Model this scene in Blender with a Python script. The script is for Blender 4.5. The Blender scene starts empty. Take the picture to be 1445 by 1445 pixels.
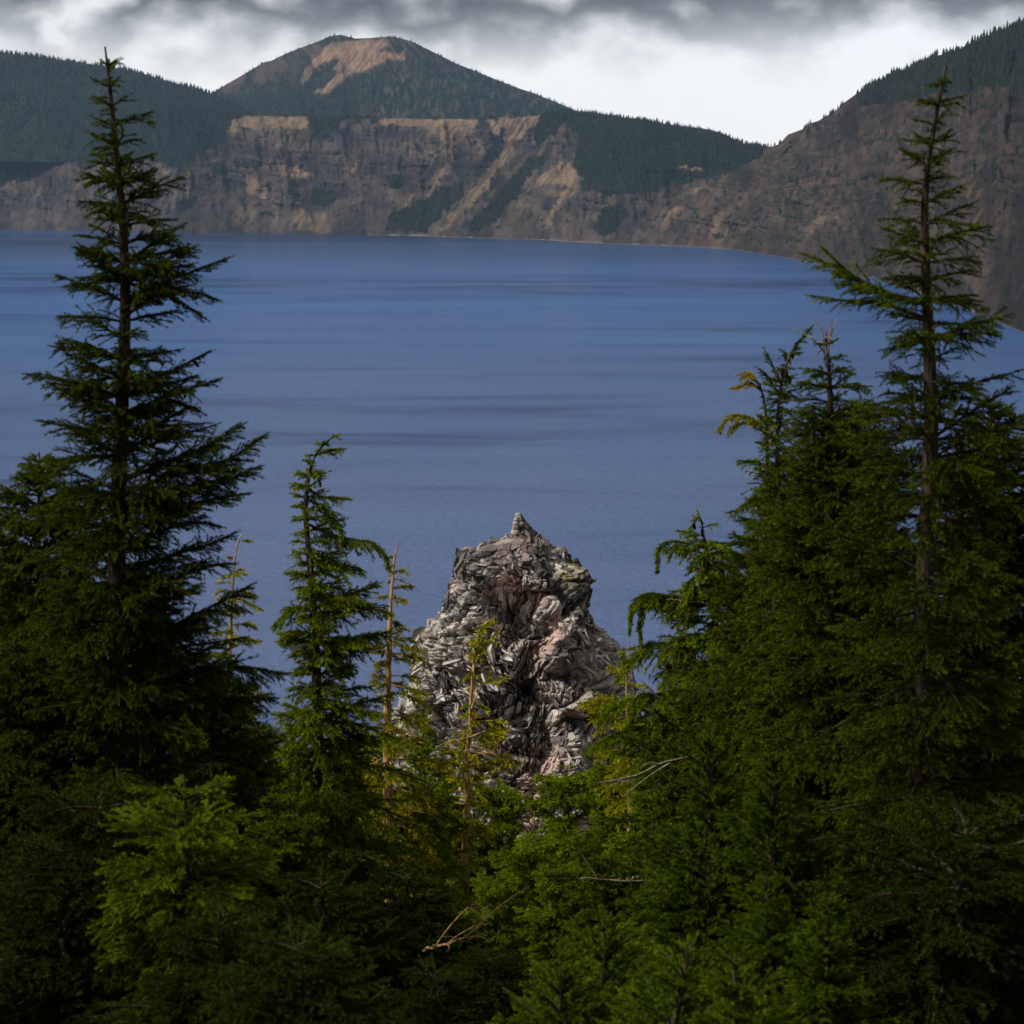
import bpy, math, random
import numpy as np
from mathutils import Vector

# ------------------------------------------------------------------ camera, sky, sun, exposure
scene = bpy.context.scene
R = math.radians
F = 3200.0            # focal length in photo pixels (photo is 1445 px wide)
CX = CY = 722.5
PITCH = math.atan((722.5 - 215.0) / F)      # horizon lies on photo row 215
CAM_Z = 285.0         # metres above the lake

cam_data = bpy.data.cameras.new('camera')
cam = bpy.data.objects.new('camera', cam_data)
scene.collection.objects.link(cam)
cam.location = (0, 0, CAM_Z)
cam.rotation_euler = (R(90) - PITCH, 0, 0)
cam_data.sensor_width = 36.0
cam_data.lens = 36.0 * F / 1445.0
cam_data.clip_start = 0.1
cam_data.clip_end = 40000.0
cam_data.dof.use_dof = True
cam_data.dof.focus_distance = 42.0
cam_data.dof.aperture_fstop = 6.5
scene.camera = cam

SUN_EL, SUN_AZ = R(50), R(252)   # azimuth clockwise from +Y (north): sun stands to the left, a little behind
sun_dir = Vector((math.sin(SUN_AZ) * math.cos(SUN_EL), math.cos(SUN_AZ) * math.cos(SUN_EL), math.sin(SUN_EL)))
sl = bpy.data.lights.new('sun', 'SUN')
sl.energy = 3.0
sl.angle = R(6)
sl.color = (1.0, 0.93, 0.82)
so = bpy.data.objects.new('sun', sl)
scene.collection.objects.link(so)
so.rotation_euler = (-sun_dir).to_track_quat('-Z', 'Y').to_euler()

world = bpy.data.worlds.new('World')
scene.world = world
world.use_nodes = True
wt = world.node_tree
wt.nodes.clear()


def N(t, kind, **kw):
    n = t.nodes.new(kind)
    for k, v in kw.items():
        setattr(n, k, v)
    return n


def ramp(t, stops, interp='LINEAR'):
    n = t.nodes.new('ShaderNodeValToRGB')
    cr = n.color_ramp
    cr.interpolation = interp
    while len(cr.elements) < len(stops):
        cr.elements.new(0.5)
    for e, (p, c) in zip(cr.elements, stops):
        e.position = p
        e.color = (c, c, c, 1) if not isinstance(c, tuple) else (*c, 1)
    return n


sky = N(wt, 'ShaderNodeTexSky', sky_type='NISHITA', sun_disc=False)
sky.sun_elevation = SUN_EL
sky.sun_rotation = SUN_AZ
skyk = N(wt, 'ShaderNodeVectorMath', operation='SCALE')
skyk.inputs['Scale'].default_value = 0.09
wt.links.new(sky.outputs[0], skyk.inputs[0])
tc = N(wt, 'ShaderNodeTexCoord')
sep = N(wt, 'ShaderNodeSeparateXYZ')
wt.links.new(tc.outputs['Generated'], sep.inputs[0])
# cloud deck: pushed flat near the horizon, lumpy
mp = N(wt, 'ShaderNodeMapping')
mp.inputs['Scale'].default_value = (1.0, 1.0, 1.45)
mp.inputs['Location'].default_value = (0.55, 0.0, 0.13)
wt.links.new(tc.outputs['Generated'], mp.inputs[0])
nz = N(wt, 'ShaderNodeTexNoise')
nz.inputs['Scale'].default_value = 22.0
nz.inputs['Detail'].default_value = 9.0
nz.inputs['Roughness'].default_value = 0.46
nz.inputs['Distortion'].default_value = 0.0
wt.links.new(mp.outputs[0], nz.inputs['Vector'])
nz2 = N(wt, 'ShaderNodeTexNoise')
nz2.inputs['Scale'].default_value = 5.0
nz2.inputs['Detail'].default_value = 3.0
wt.links.new(mp.outputs[0], nz2.inputs['Vector'])


def math_node(t, op, a, b, clamp=False):
    n = N(t, 'ShaderNodeMath', operation=op, use_clamp=clamp)
    for i, v in enumerate((a, b)):
        if isinstance(v, (int, float)):
            n.inputs[i].default_value = v
        elif v is not None:
            t.links.new(v, n.inputs[i])
    return n.outputs[0]


# the deck's ragged lower edge: elevation + noise
elev = math_node(wt, 'ADD', sep.outputs['Z'], math_node(wt, 'MULTIPLY', math_node(wt, 'SUBTRACT', nz.outputs['Fac'], 0.5), 0.085))
elev = math_node(wt, 'ADD', elev, math_node(wt, 'MULTIPLY', math_node(wt, 'SUBTRACT', nz2.outputs['Fac'], 0.5), 0.03))
deck = N(wt, 'ShaderNodeMapRange', interpolation_type='SMOOTHSTEP')
deck.inputs['From Min'].default_value = 0.030
deck.inputs['From Max'].default_value = 0.062
wt.links.new(elev, deck.inputs['Value'])
greys = ramp(wt, [(0.40, (0.065, 0.065, 0.066)), (0.50, (0.17, 0.17, 0.172)), (0.585, (0.42, 0.42, 0.42)), (0.68, (0.85, 0.85, 0.85))])
wt.links.new(nz.outputs['Fac'], greys.inputs[0])
mixc = N(wt, 'ShaderNodeMix', data_type='RGBA')
mixc.inputs[6].default_value = (0.93, 0.93, 0.935, 1)     # bright gap under the clouds
wt.links.new(deck.outputs[0], mixc.inputs['Factor'])
wt.links.new(greys.outputs[0], mixc.inputs[7])
mixs = N(wt, 'ShaderNodeMix', data_type='RGBA')
mixs.inputs['Factor'].default_value = 0.97
wt.links.new(skyk.outputs[0], mixs.inputs[6])
wt.links.new(mixc.outputs[2], mixs.inputs[7])
bg = N(wt, 'ShaderNodeBackground')
bg.inputs['Strength'].default_value = 1.0
wt.links.new(mixs.outputs[2], bg.inputs['Color'])
wo = N(wt, 'ShaderNodeOutputWorld')
wt.links.new(bg.outputs[0], wo.inputs['Surface'])

vs = scene.view_settings
vs.view_transform = 'Standard'
vs.look = 'None'
vs.exposure = 0.27
vs.gamma = 1.0
scene.cycles.max_bounces = 6
scene.cycles.transparent_max_bounces = 4
scene.cycles.volume_bounces = 0

# ------------------------------------------------------------------ helpers
COL = scene.collection
fwd = np.array((0, math.cos(PITCH), -math.sin(PITCH)))
upv = np.array((0, math.sin(PITCH), math.cos(PITCH)))


def P(px, py, Y):
    """world point that stands at forward distance Y on the sight line of photo pixel (px, py)"""
    px, py, Y = np.broadcast_arrays(np.asarray(px, float), np.asarray(py, float), np.asarray(Y, float))
    d = fwd + ((px - CX) / F)[..., None] * np.array((1.0, 0, 0)) + ((CY - py) / F)[..., None] * upv
    k = Y / d[..., 1]
    return d * k[..., None] + np.array((0, 0, CAM_Z))


def interp(x, pts):
    a = np.array(pts, float)
    return np.interp(x, a[:, 0], a[:, 1])


def _hash(ix, iy, iz, seed):
    h = (ix * 374761393 + iy * 668265263 + iz * 2147483647 + seed * 1274126177) & 0xffffffff
    h = ((h ^ (h >> 13)) * 1274126177) & 0xffffffff
    h = ((h ^ (h >> 16)) * 2246822519) & 0xffffffff
    return ((h ^ (h >> 15)) & 0xffff) / 65535.0


def vnoise(p, seed=0):
    p = np.asarray(p, float)
    i = np.floor(p).astype(np.int64)
    f = p - i
    f = f * f * f * (f * (f * 6 - 15) + 10)
    out = 0
    for dx in (0, 1):
        for dy in (0, 1):
            for dz in (0, 1):
                w = (f[..., 0] if dx else 1 - f[..., 0]) * (f[..., 1] if dy else 1 - f[..., 1]) * (f[..., 2] if dz else 1 - f[..., 2])
                out = out + w * _hash(i[..., 0] + dx, i[..., 1] + dy, i[..., 2] + dz, seed)
    return out


def fbm(p, oct=5, seed=0, gain=0.5, lac=2.03):
    a, s, t = 1.0, 0, 0
    p = np.asarray(p, float)
    for o in range(oct):
        s = s + a * vnoise(p, seed + o * 17)
        t += a
        a *= gain
        p = p * lac + 13.7
    return s / t


def ridged(p, oct=5, seed=0, gain=0.5):
    a, s, t = 1.0, 0, 0
    p = np.asarray(p, float)
    for o in range(oct):
        s = s + a * (1 - np.abs(2 * vnoise(p, seed + o * 31) - 1))
        t += a
        a *= gain
        p = p * 2.07 + 7.1
    return s / t


def xyz(x, y, z):
    return np.stack(np.broadcast_arrays(x, y, z), -1)


def sstep(a, b, x):
    t = np.clip((x - a) / (b - a), 0, 1)
    return t * t * (3 - 2 * t)


def inpoly(x, y, poly):
    poly = np.array(poly, float)
    r = np.zeros(np.shape(x), bool)
    j = len(poly) - 1
    for i in range(len(poly)):
        xi, yi = poly[i]
        xj, yj = poly[j]
        if yi != yj:
            r ^= ((yi > y) != (yj > y)) & (x < (xj - xi) * (y - yi) / (yj - yi) + xi)
        j = i
    return r


def lin(*c):
    c = np.array(c, float) / 255
    return np.where(c <= 0.04045, c / 12.92, ((c + 0.055) / 1.055) ** 2.4)


def raw_mesh(name, verts, faces, cols=None, smooth=False, byte=False):
    """verts (n,3); faces: list of int arrays (m,k)"""
    me = bpy.data.meshes.new(name)
    verts = np.ascontiguousarray(verts, np.float32)
    me.vertices.add(len(verts))
    me.vertices.foreach_set('co', verts.ravel())
    if not isinstance(faces, (list, tuple)):
        faces = [faces]
    faces = [np.asarray(f, np.int32) for f in faces if len(f)]
    loops = np.concatenate([f.ravel() for f in faces])
    tot = np.concatenate([np.full(len(f), f.shape[1], np.int32) for f in faces])
    st = np.concatenate([[0], np.cumsum(tot)[:-1]]).astype(np.int32)
    me.loops.add(len(loops))
    me.loops.foreach_set('vertex_index', loops)
    me.polygons.add(len(tot))
    me.polygons.foreach_set('loop_start', st)
    if smooth:
        me.polygons.foreach_set('use_smooth', np.ones(len(tot), bool))
    if cols is not None:
        at = me.color_attributes.new('Col', 'BYTE_COLOR' if byte else 'FLOAT_COLOR', 'POINT')
        c = np.ones((len(verts), 4), np.float32)
        c[:, :3] = cols
        at.data.foreach_set('color', c.ravel())
    me.update(calc_edges=True)
    return me


def link(name, me, mat=None, parent=None, loc=None):
    o = bpy.data.objects.new(name, me)
    COL.objects.link(o)
    if mat is not None and me is not None and not me.materials:
        me.materials.append(mat)
    if parent is not None:
        o.parent = parent
    if loc is not None:
        o.location = loc
    return o


def tag(o, label=None, cat=None, group=None, kind=None):
    for k, v in (('label', label), ('category', cat), ('group', group), ('kind', kind)):
        if v:
            o[k] = v
    return o


def grid_faces(nr, nc, wrap=False):
    i = np.arange(nr - 1)[:, None] * nc
    j = np.arange(nc if wrap else nc - 1)[None, :]
    j2 = (j + 1) % nc
    return np.stack([i + j, i + j2, i + nc + j2, i + nc + j], -1).reshape(-1, 4)


def material(name):
    m = bpy.data.materials.new(name)
    m.use_nodes = True
    t = m.node_tree
    return m, t, t.nodes['Principled BSDF']


def col_material(name, rough=0.9, spec=0.2, nscale=None, namp=0.3, bump=None, bdist=0.1):
    """surface colour from the mesh's colour layer, broken up by noise"""
    m, t, b = material(name)
    at = N(t, 'ShaderNodeVertexColor', layer_name='Col')
    out = at.outputs['Color']
    g = N(t, 'ShaderNodeNewGeometry')
    if nscale:
        nn = N(t, 'ShaderNodeTexNoise')
        nn.inputs['Scale'].default_value = nscale
        nn.inputs['Detail'].default_value = 6
        nn.inputs['Roughness'].default_value = 0.65
        t.links.new(g.outputs['Position'], nn.inputs['Vector'])
        mr = N(t, 'ShaderNodeMapRange')
        mr.inputs['From Min'].default_value = 0.3
        mr.inputs['From Max'].default_value = 0.7
        mr.inputs['To Min'].default_value = 1 - namp
        mr.inputs['To Max'].default_value = 1 + namp
        t.links.new(nn.outputs['Fac'], mr.inputs['Value'])
        sc = N(t, 'ShaderNodeVectorMath', operation='SCALE')
        t.links.new(out, sc.inputs[0])
        t.links.new(mr.outputs[0], sc.inputs['Scale'])
        out = sc.outputs[0]
        if bump:
            bp = N(t, 'ShaderNodeBump')
            bp.inputs['Strength'].default_value = bump
            bp.inputs['Distance'].default_value = bdist
            t.links.new(nn.outputs['Fac'], bp.inputs['Height'])
            t.links.new(bp.outputs[0], b.inputs['Normal'])
    t.links.new(out, b.inputs['Base Color'])
    b.inputs['Roughness'].default_value = rough
    b.inputs['Specular IOR Level'].default_value = spec
    return m


# ------------------------------------------------------------------ water
m_water, t, b = material('lake_water')
g = N(t, 'ShaderNodeNewGeometry')
mpw = N(t, 'ShaderNodeMapping')
mpw.inputs['Scale'].default_value = (1 / 1000.0, 1 / 290.0, 1.0)
mpw.inputs['Rotation'].default_value = (0, 0, R(4))
t.links.new(g.outputs['Position'], mpw.inputs[0])
streak = N(t, 'ShaderNodeTexNoise')
streak.inputs['Scale'].default_value = 1.0
streak.inputs['Detail'].default_value = 5.0
streak.inputs['Roughness'].default_value = 0.55
streak.inputs['Distortion'].default_value = 1.1
t.links.new(mpw.outputs[0], streak.inputs['Vector'])
mpv = N(t, 'ShaderNodeMapping')
mpv.inputs['Scale'].default_value = (1 / 2600.0, 1 / 900.0, 1.0)
t.links.new(g.outputs['Position'], mpv.inputs[0])
patch = N(t, 'ShaderNodeTexNoise')
patch.inputs['Scale'].default_value = 1.0
patch.inputs['Detail'].default_value = 3.0
t.links.new(mpv.outputs[0], patch.inputs['Vector'])
mps = N(t, 'ShaderNodeMapping')
mps.inputs['Scale'].default_value = (1 / 520.0, 1 / 130.0, 1.0)
mps.inputs['Rotation'].default_value = (0, 0, R(-3))
t.links.new(g.outputs['Position'], mps.inputs[0])
fines = N(t, 'ShaderNodeTexNoise')
fines.inputs['Scale'].default_value = 1.0
fines.inputs['Detail'].default_value = 6.0
fines.inputs['Roughness'].default_value = 0.6
t.links.new(mps.outputs[0], fines.inputs['Vector'])
sm = math_node(t, 'ADD', math_node(t, 'MULTIPLY', streak.outputs['Fac'], 0.42), math_node(t, 'MULTIPLY', fines.outputs['Fac'], 0.17))
sm = math_node(t, 'ADD', sm, math_node(t, 'MULTIPLY', patch.outputs['Fac'], 0.41))
deep = ramp(t, [(0.40, (0.006, 0.042, 0.170)), (0.465, (0.026, 0.102, 0.320)), (0.60, (0.048, 0.148, 0.405))])
near_blue = ramp(t, [(0.40, (0.042, 0.074, 0.185)), (0.465, (0.092, 0.142, 0.305)), (0.60, (0.118, 0.172, 0.340))])
t.links.new(sm, deep.inputs[0])
t.links.new(sm, near_blue.inputs[0])
sxy = N(t, 'ShaderNodeSeparateXYZ')
t.links.new(g.outputs['Position'], sxy.inputs[0])
near_pale = N(t, 'ShaderNodeMapRange')          # base colour turns paler towards the near side of the lake
near_pale.inputs['From Min'].default_value = 4200.0
near_pale.inputs['From Max'].default_value = 1500.0
t.links.new(math_node(t, 'ADD', sxy.outputs['Y'], math_node(t, 'MULTIPLY', math_node(t, 'SUBTRACT', patch.outputs['Fac'], 0.5), 2400.0)), near_pale.inputs['Value'])
wmx = N(t, 'ShaderNodeMix', data_type='RGBA')
t.links.new(near_pale.outputs[0], wmx.inputs['Factor'])
t.links.new(deep.outputs[0], wmx.inputs[6])
t.links.new(near_blue.outputs[0], wmx.inputs[7])
cliff_refl = N(t, 'ShaderNodeMapRange', interpolation_type='SMOOTHSTEP')          # far cliffs' dark reflection painted in: base colour darkens towards the far shore
cliff_refl.inputs['From Min'].default_value = 5000.0
cliff_refl.inputs['From Max'].default_value = 7300.0
cliff_refl.inputs['To Min'].default_value = 1.0
cliff_refl.inputs['To Max'].default_value = 0.5
t.links.new(math_node(t, 'ADD', sxy.outputs['Y'], math_node(t, 'MULTIPLY', math_node(t, 'SUBTRACT', streak.outputs['Fac'], 0.5), 3000.0)), cliff_refl.inputs['Value'])
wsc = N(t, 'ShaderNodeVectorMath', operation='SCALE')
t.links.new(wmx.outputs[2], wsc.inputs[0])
t.links.new(cliff_refl.outputs[0], wsc.inputs['Scale'])
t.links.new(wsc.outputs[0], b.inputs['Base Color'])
mpr = N(t, 'ShaderNodeMapping')
mpr.inputs['Scale'].default_value = (1 / 9.0, 1 / 5.0, 1.0)
t.links.new(g.outputs['Position'], mpr.inputs[0])
rip = N(t, 'ShaderNodeTexNoise')
rip.inputs['Scale'].default_value = 1.0
rip.inputs['Detail'].default_value = 5.0
rip.inputs['Roughness'].default_value = 0.6
t.links.new(mpr.outputs[0], rip.inputs['Vector'])
bp = N(t, 'ShaderNodeBump')
bp.inputs['Strength'].default_value = 1.0
bp.inputs['Distance'].default_value = 4.0
t.links.new(rip.outputs['Fac'], bp.inputs['Height'])
t.links.new(bp.outputs[0], b.inputs['Normal'])
b.inputs['Roughness'].default_value = 0.2
b.inputs['IOR'].default_value = 1.33
b.inputs['Specular IOR Level'].default_value = 0.24
wv = np.array([(-7000, 350, 0), (7000, 350, 0), (7000, 9600, 0), (-7000, 9600, 0)], float)
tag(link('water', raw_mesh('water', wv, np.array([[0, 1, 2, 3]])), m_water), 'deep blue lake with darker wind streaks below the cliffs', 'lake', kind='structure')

# ------------------------------------------------------------------ far crater wall with its wooded rim
SHORE = [(-400, 318), (0, 322), (256, 327), (420, 327.5), (600, 331), (760, 336), (850, 341), (960, 345), (1040, 350), (1095, 358.5), (1142, 367),
         (1190, 379), (1260, 398), (1340, 424), (1445, 466), (1600, 545), (1900, 700)]
RIM = [(-400, 150), (0, 158), (150, 150), (256, 150), (300, 155), (345, 163), (432, 165), (500, 164), (540, 167), (670, 168), (700, 164),
       (760, 162), (780, 156), (813, 156), (846, 161), (876, 165), (906, 169), (946, 176), (986, 180), (1019, 188), (1039, 198), (1052, 204),
       (1062, 205), (1089, 207), (1099, 204), (1112, 190), (1122, 186), (1135, 181), (1142, 174), (1155, 171), (1168, 163), (1182, 154),
       (1188, 147), (1230, 118), (1290, 92), (1350, 70), (1445, 30), (1600, -20), (1900, -80)]
RUN = [(-400, 800), (256, 800), (800, 780), (1060, 700), (1100, 560), (1188, 620), (1445, 700), (1900, 700)]
NC, NR = 1500, 250
cols_px = np.linspace(-380, 1880, NC)
dS = F * CAM_Z / (interp(cols_px, SHORE) - 215.0)
dS = dS * (1 + 0.006 * (fbm(xyz(cols_px / 22, 0.3, 5.5), 4, 3) - 0.5))
run = interp(cols_px, RUN)
dR = dS + run
rimpt = P(cols_px, interp(cols_px, RIM), dR)
zR = rimpt[:, 2]
v = np.linspace(0, 1.0, NR)[:, None]
px2 = np.repeat(cols_px[None, :], NR, 0)
# profile: talus at the foot, cliffs above, bench noise
prof = 0.92 * v ** 0.92 + 0.08 * sstep(0.55, 0.95, v)
step = fbm(xyz(px2 / 60.0, v * 9.0, 2.0), 4, 11) - 0.5
zfac = prof + 0.05 * step * np.sin(np.pi * v)
Yd = dS[None] + run[None] * v
Xd = (px2 - CX) / F * Yd / math.cos(PITCH) * 1.0
Zd = zR[None] * zfac
# azimuth-true X: recompute with the exact camera relation for each height
denom = math.cos(PITCH) + 0 * Zd
yc = (np.tan(PITCH) + (Zd - CAM_Z) / Yd) / (1 - (Zd - CAM_Z) / Yd * np.tan(PITCH))
kk = Yd / (math.cos(PITCH) + yc * math.sin(PITCH))
Xd = (px2 - CX) / F * kk
pyd = CY - yc * F
# gullies and buttresses running down the wall
s = px2 * 2.45
gul = ridged(xyz(s / 250 + 0.35 * v * np.sin(s / 900), v * 0.55, 1.0), 5, 5, 0.55)
but = fbm(xyz(s / 420, v * 0.9, 9.0), 4, 21)
fine = ridged(xyz((s + 260 * v * (but - 0.35)) / 62, v * 2.6, 4.0), 5, 41, 0.58)
strata = fbm(xyz(s / 160, v * 17.0 + 0.004 * s + 2.5 * (but - 0.5), 3.0), 4, 61)
env = sstep(-0.02, 0.30, v) * (1 - 0.75 * sstep(0.9, 1.0, v))
push = env * (190 * (gul - 0.55) + 190 * (but - 0.5) + 95 * (fine - 0.55) + (34 + 30 * sstep(880, 1080, px2)) * (strata - 0.5))
Yd2 = Yd - push
Xd2 = Xd * (Yd2 / Yd)
Zd2 = Zd + env * 14 * (fbm(xyz(s / 40, v * 14, 7), 3, 71) - 0.5)
# colours, laid on the wall along its own azimuth and height
wx = px2 + 16 * (fbm(xyz(px2 / 18, pyd / 18, 1), 4, 81) - 0.5) + 7 * (fbm(xyz(px2 / 4, pyd / 6, 1), 3, 83) - 0.5)
wy = pyd + 12 * (fbm(xyz(px2 / 14, pyd / 14, 4), 4, 82) - 0.5) + 6 * (fbm(xyz(px2 / 4, pyd / 6, 9), 3, 84) - 0.5)


def soft(m, n=2):
    m = m.astype(float)
    for _ in range(n):
        q = m.copy()
        q[1:-1, 1:-1] = (m[1:-1, 1:-1] * 2 + m[:-2, 1:-1] + m[2:, 1:-1] + m[1:-1, :-2] + m[1:-1, 2:]) / 6
        m = q
    return m


def polys(lst, x=None, y=None):
    r = np.zeros(wx.shape if x is None else x.shape, bool)
    for p in lst:
        r |= inpoly(wx if x is None else x, wy if y is None else y, p)
    return r


n1 = fbm(xyz(px2 / 30, pyd / 16, 2), 5, 91)
n2 = fbm(xyz(px2 / 9, pyd / 20, 2), 4, 92)
n3 = fbm(xyz(px2 / 60, pyd / 30, 12), 4, 93)
brown = lin(112, 98, 92)
purple = lin(88, 80, 88)
ochre = lin(138, 120, 88)
warm = lin(116, 94, 74)
C = brown * (1 - sstep(0.45, 0.62, n1))[..., None] + purple * sstep(0.45, 0.62, n1)[..., None]
C = C + (ochre - C) * (0.55 * sstep(0.58, 0.72, n3) * sstep(0.45, 0.6, n2))[..., None]
right_w = sstep(860, 1080, px2)[..., None]
C = C * (1 - 0.6 * right_w) + (warm * (0.75 + 0.5 * n2[..., None])) * 0.6 * right_w
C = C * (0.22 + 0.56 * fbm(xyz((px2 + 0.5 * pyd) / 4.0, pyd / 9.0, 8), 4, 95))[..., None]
C = C * (0.70 + 0.6 * sstep(0.45, 0.7, fine))[..., None]  # small recesses darker, ribs lighter: relief shading painted into the colour
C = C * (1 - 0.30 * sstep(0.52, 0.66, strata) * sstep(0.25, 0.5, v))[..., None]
tan = lin(172, 142, 112)
pale = lin(166, 148, 128)
scree_p = [
    [(328, 170), (345, 162), (432, 164), (431, 184), (410, 181), (395, 185), (370, 178), (345, 181), (328, 184)],
    [(535, 166), (560, 164), (630, 167), (672, 168), (668, 180), (640, 184), (600, 180), (560, 178), (540, 176)],
    [(600, 180), (640, 184), (668, 168), (690, 163), (668, 184), (650, 205), (636, 204), (618, 198)],
    [(633, 200), (646, 205), (632, 240), (612, 268), (590, 300), (584, 300), (606, 262), (624, 236)],
    [(690, 172), (705, 164), (757, 162), (760, 172), (735, 192), (722, 205), (722, 215), (708, 226), (695, 258), (662, 294), (628, 328), (619, 328), (640, 300), (668, 265), (684, 250), (702, 222), (715, 200), (700, 190)],
    [(700, 226), (722, 210), (728, 222), (708, 236)],
    [(782, 240), (800, 222), (806, 235), (818, 246), (818, 262), (804, 264), (780, 258), (754, 262), (756, 250)],
    [(804, 264), (810, 264), (790, 292), (766, 318), (760, 318), (780, 292)],
    [(410, 288), (420, 288), (440, 312), (446, 327), (424, 327), (414, 306)],
    [(448, 305), (456, 300), (468, 327), (446, 327)],
    [(392, 232), (420, 232), (444, 250), (420, 254), (398, 246)],
    [(345, 250), (362, 254), (380, 268), (372, 280), (352, 272), (344, 258)],
    [(560, 300), (578, 272), (584, 276), (560, 316), (550, 318)],
    [(488, 246), (502, 226), (508, 230), (492, 252)],
    [(952, 236), (990, 234), (996, 238), (962, 244)], [(962, 266), (996, 260), (1000, 266), (980, 271), (964, 271)],
    [(930, 320), (950, 290), (962, 290), (944, 318), (936, 330)], [(1000, 330), (1015, 300), (1022, 302), (1010, 330)],
    [(1130, 330), (1150, 306), (1180, 296), (1182, 302), (1150, 320), (1136, 345)],
]
scree = polys(scree_p)
dstreak = fbm(xyz((px2 + 0.62 * pyd) / 3.0, (pyd - 0.3 * px2) / 40, 31), 4, 97)
sw = soft(scree, 2) * (0.35 + 0.75 * sstep(0.38, 0.56, dstreak))
extra_s = sstep(0.60, 0.70, fbm(xyz((px2 + 0.55 * pyd) / 7.0, (pyd - 0.4 * px2) / 55, 33), 4, 98)) * sstep(0.44, 0.56, n3) * 0.38 * sstep(0.0, 0.1, v)
sw = np.clip(np.maximum(sw, extra_s), 0, 1)[..., None]
C = C + ((tan * 0.65 + pale * 0.35) * (0.36 + 0.42 * n2[..., None]) - C) * sw
cap = polys(scree_p[:2])
cw = (soft(cap, 2) * (0.2 + 0.75 * sstep(0.38, 0.55, fbm(xyz(px2 / 6, pyd / 3.5, 15), 4, 96))) * sstep(0.36, 0.5, n2 + 0.14 * v))[..., None]
C = C + (lin(160, 134, 110) * (0.55 + 0.4 * n2[..., None]) - C) * np.clip(cw, 0, 1)
shoreband = (v < 0.0005 + 0.014 * n1 * sstep(0.52, 0.68, fbm(xyz(px2 / 13, 0.2, 0.7), 4, 94))) & (px2 > 520)
C[shoreband] = lin(130, 118, 106)
forest_p = [
    [(-400, 100), (256, 100), (340, 157), (330, 172), (318, 190), (305, 205), (300, 212), (282, 218), (270, 232), (256, 234), (190, 226), (120, 236), (60, 218), (-20, 228), (-120, 214), (-400, 220)],
    [(300, 150), (350, 156), (345, 164), (322, 172), (300, 180)],
    [(430, 160), (470, 160), (482, 168), (478, 184), (466, 194), (448, 196), (436, 186)],
    [(436, 162), (540, 162), (532, 172), (480, 170)],
    [(670, 168), (700, 160), (700, 168), (676, 176)],
    [(762, 158), (780, 152), (805, 154), (800, 170), (775, 196), (758, 210), (752, 196), (758, 176)],
    [(745, 225), (768, 218), (770, 232), (740, 250), (738, 270), (712, 296), (690, 318), (676, 326), (650, 325), (690, 290), (712, 262), (726, 244)],
    [(556, 300), (580, 292), (610, 276), (640, 262), (652, 246), (658, 250), (648, 276), (622, 304), (604, 328), (545, 326), (548, 312)],
    [(700, 195), (712, 186), (704, 214), (680, 246), (670, 260), (674, 240)],
    [(436, 270), (466, 268), (476, 276), (462, 292), (450, 292), (440, 284)],
    [(296, 234), (312, 230), (324, 238), (318, 248), (302, 252)],
    [(546, 252), (566, 250), (572, 262), (556, 272), (548, 266)],
    [(805, 156), (900, 166), (1000, 182), (1060, 203), (1085, 206), (1070, 222), (1030, 240), (1000, 252), (960, 262), (930, 268), (900, 272), (860, 272), (818, 268), (822, 250), (808, 236), (810, 214), (820, 196), (800, 180), (796, 164)],
    [(840, 318), (850, 296), (876, 290), (886, 300), (868, 326), (846, 332)],
    [(1200, 110), (1300, 85), (1450, 25), (1900, -80), (1900, 60), (1500, 110), (1350, 130), (1260, 150), (1215, 150)],
]
forest_f = polys(forest_p) & ~polys([scree_p[14], scree_p[15]])
speck = (fbm(xyz(px2 / 5, pyd / 5, 22), 3, 99) + 0.25 * (n3 - 0.5) > 0.68) & (v > 0.05) & ~scree
fcol = lin(40, 50, 40)
ff = soft(forest_f, 1)[..., None]
C = C + (fcol * (0.6 + 0.6 * n2[..., None]) - C) * ff
C[speck & ~forest_f] = fcol
C = C * (0.64 - 0.16 * right_w) * (0.8 + 0.4 * sstep(0.4, 0.62, gul))[..., None]  # gully shading painted in: hollows darker, ridges lighter
V = np.stack([Xd2, Yd2, Zd2], -1)
# back of the rim: falls away gently behind
back = []
for k, (dy, dz) in enumerate(((120, -6), (500, -40), (1400, -90), (2600, -120))):
    bk = V[-1].copy()
    sc_ = (bk[:, 1] + dy) / bk[:, 1]
    bk[:, 0] *= sc_
    bk[:, 1] += dy
    bk[:, 2] += dz
    back.append(bk)
Vall = np.concatenate([V, np.stack(back)], 0)
Call = np.concatenate([C, np.repeat((np.ones((1, NC, 1)) * fcol), 4, 0)], 0)
m_cliff = col_material('cliff_rock', 0.95, 0.1, 0.02, 0.3, 0.5, 6.0)
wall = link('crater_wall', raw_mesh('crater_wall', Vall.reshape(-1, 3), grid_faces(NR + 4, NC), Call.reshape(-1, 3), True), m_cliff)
tag(wall, 'brown crater cliffs with tan scree chutes along the far shore', 'cliff', kind='structure')

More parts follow.
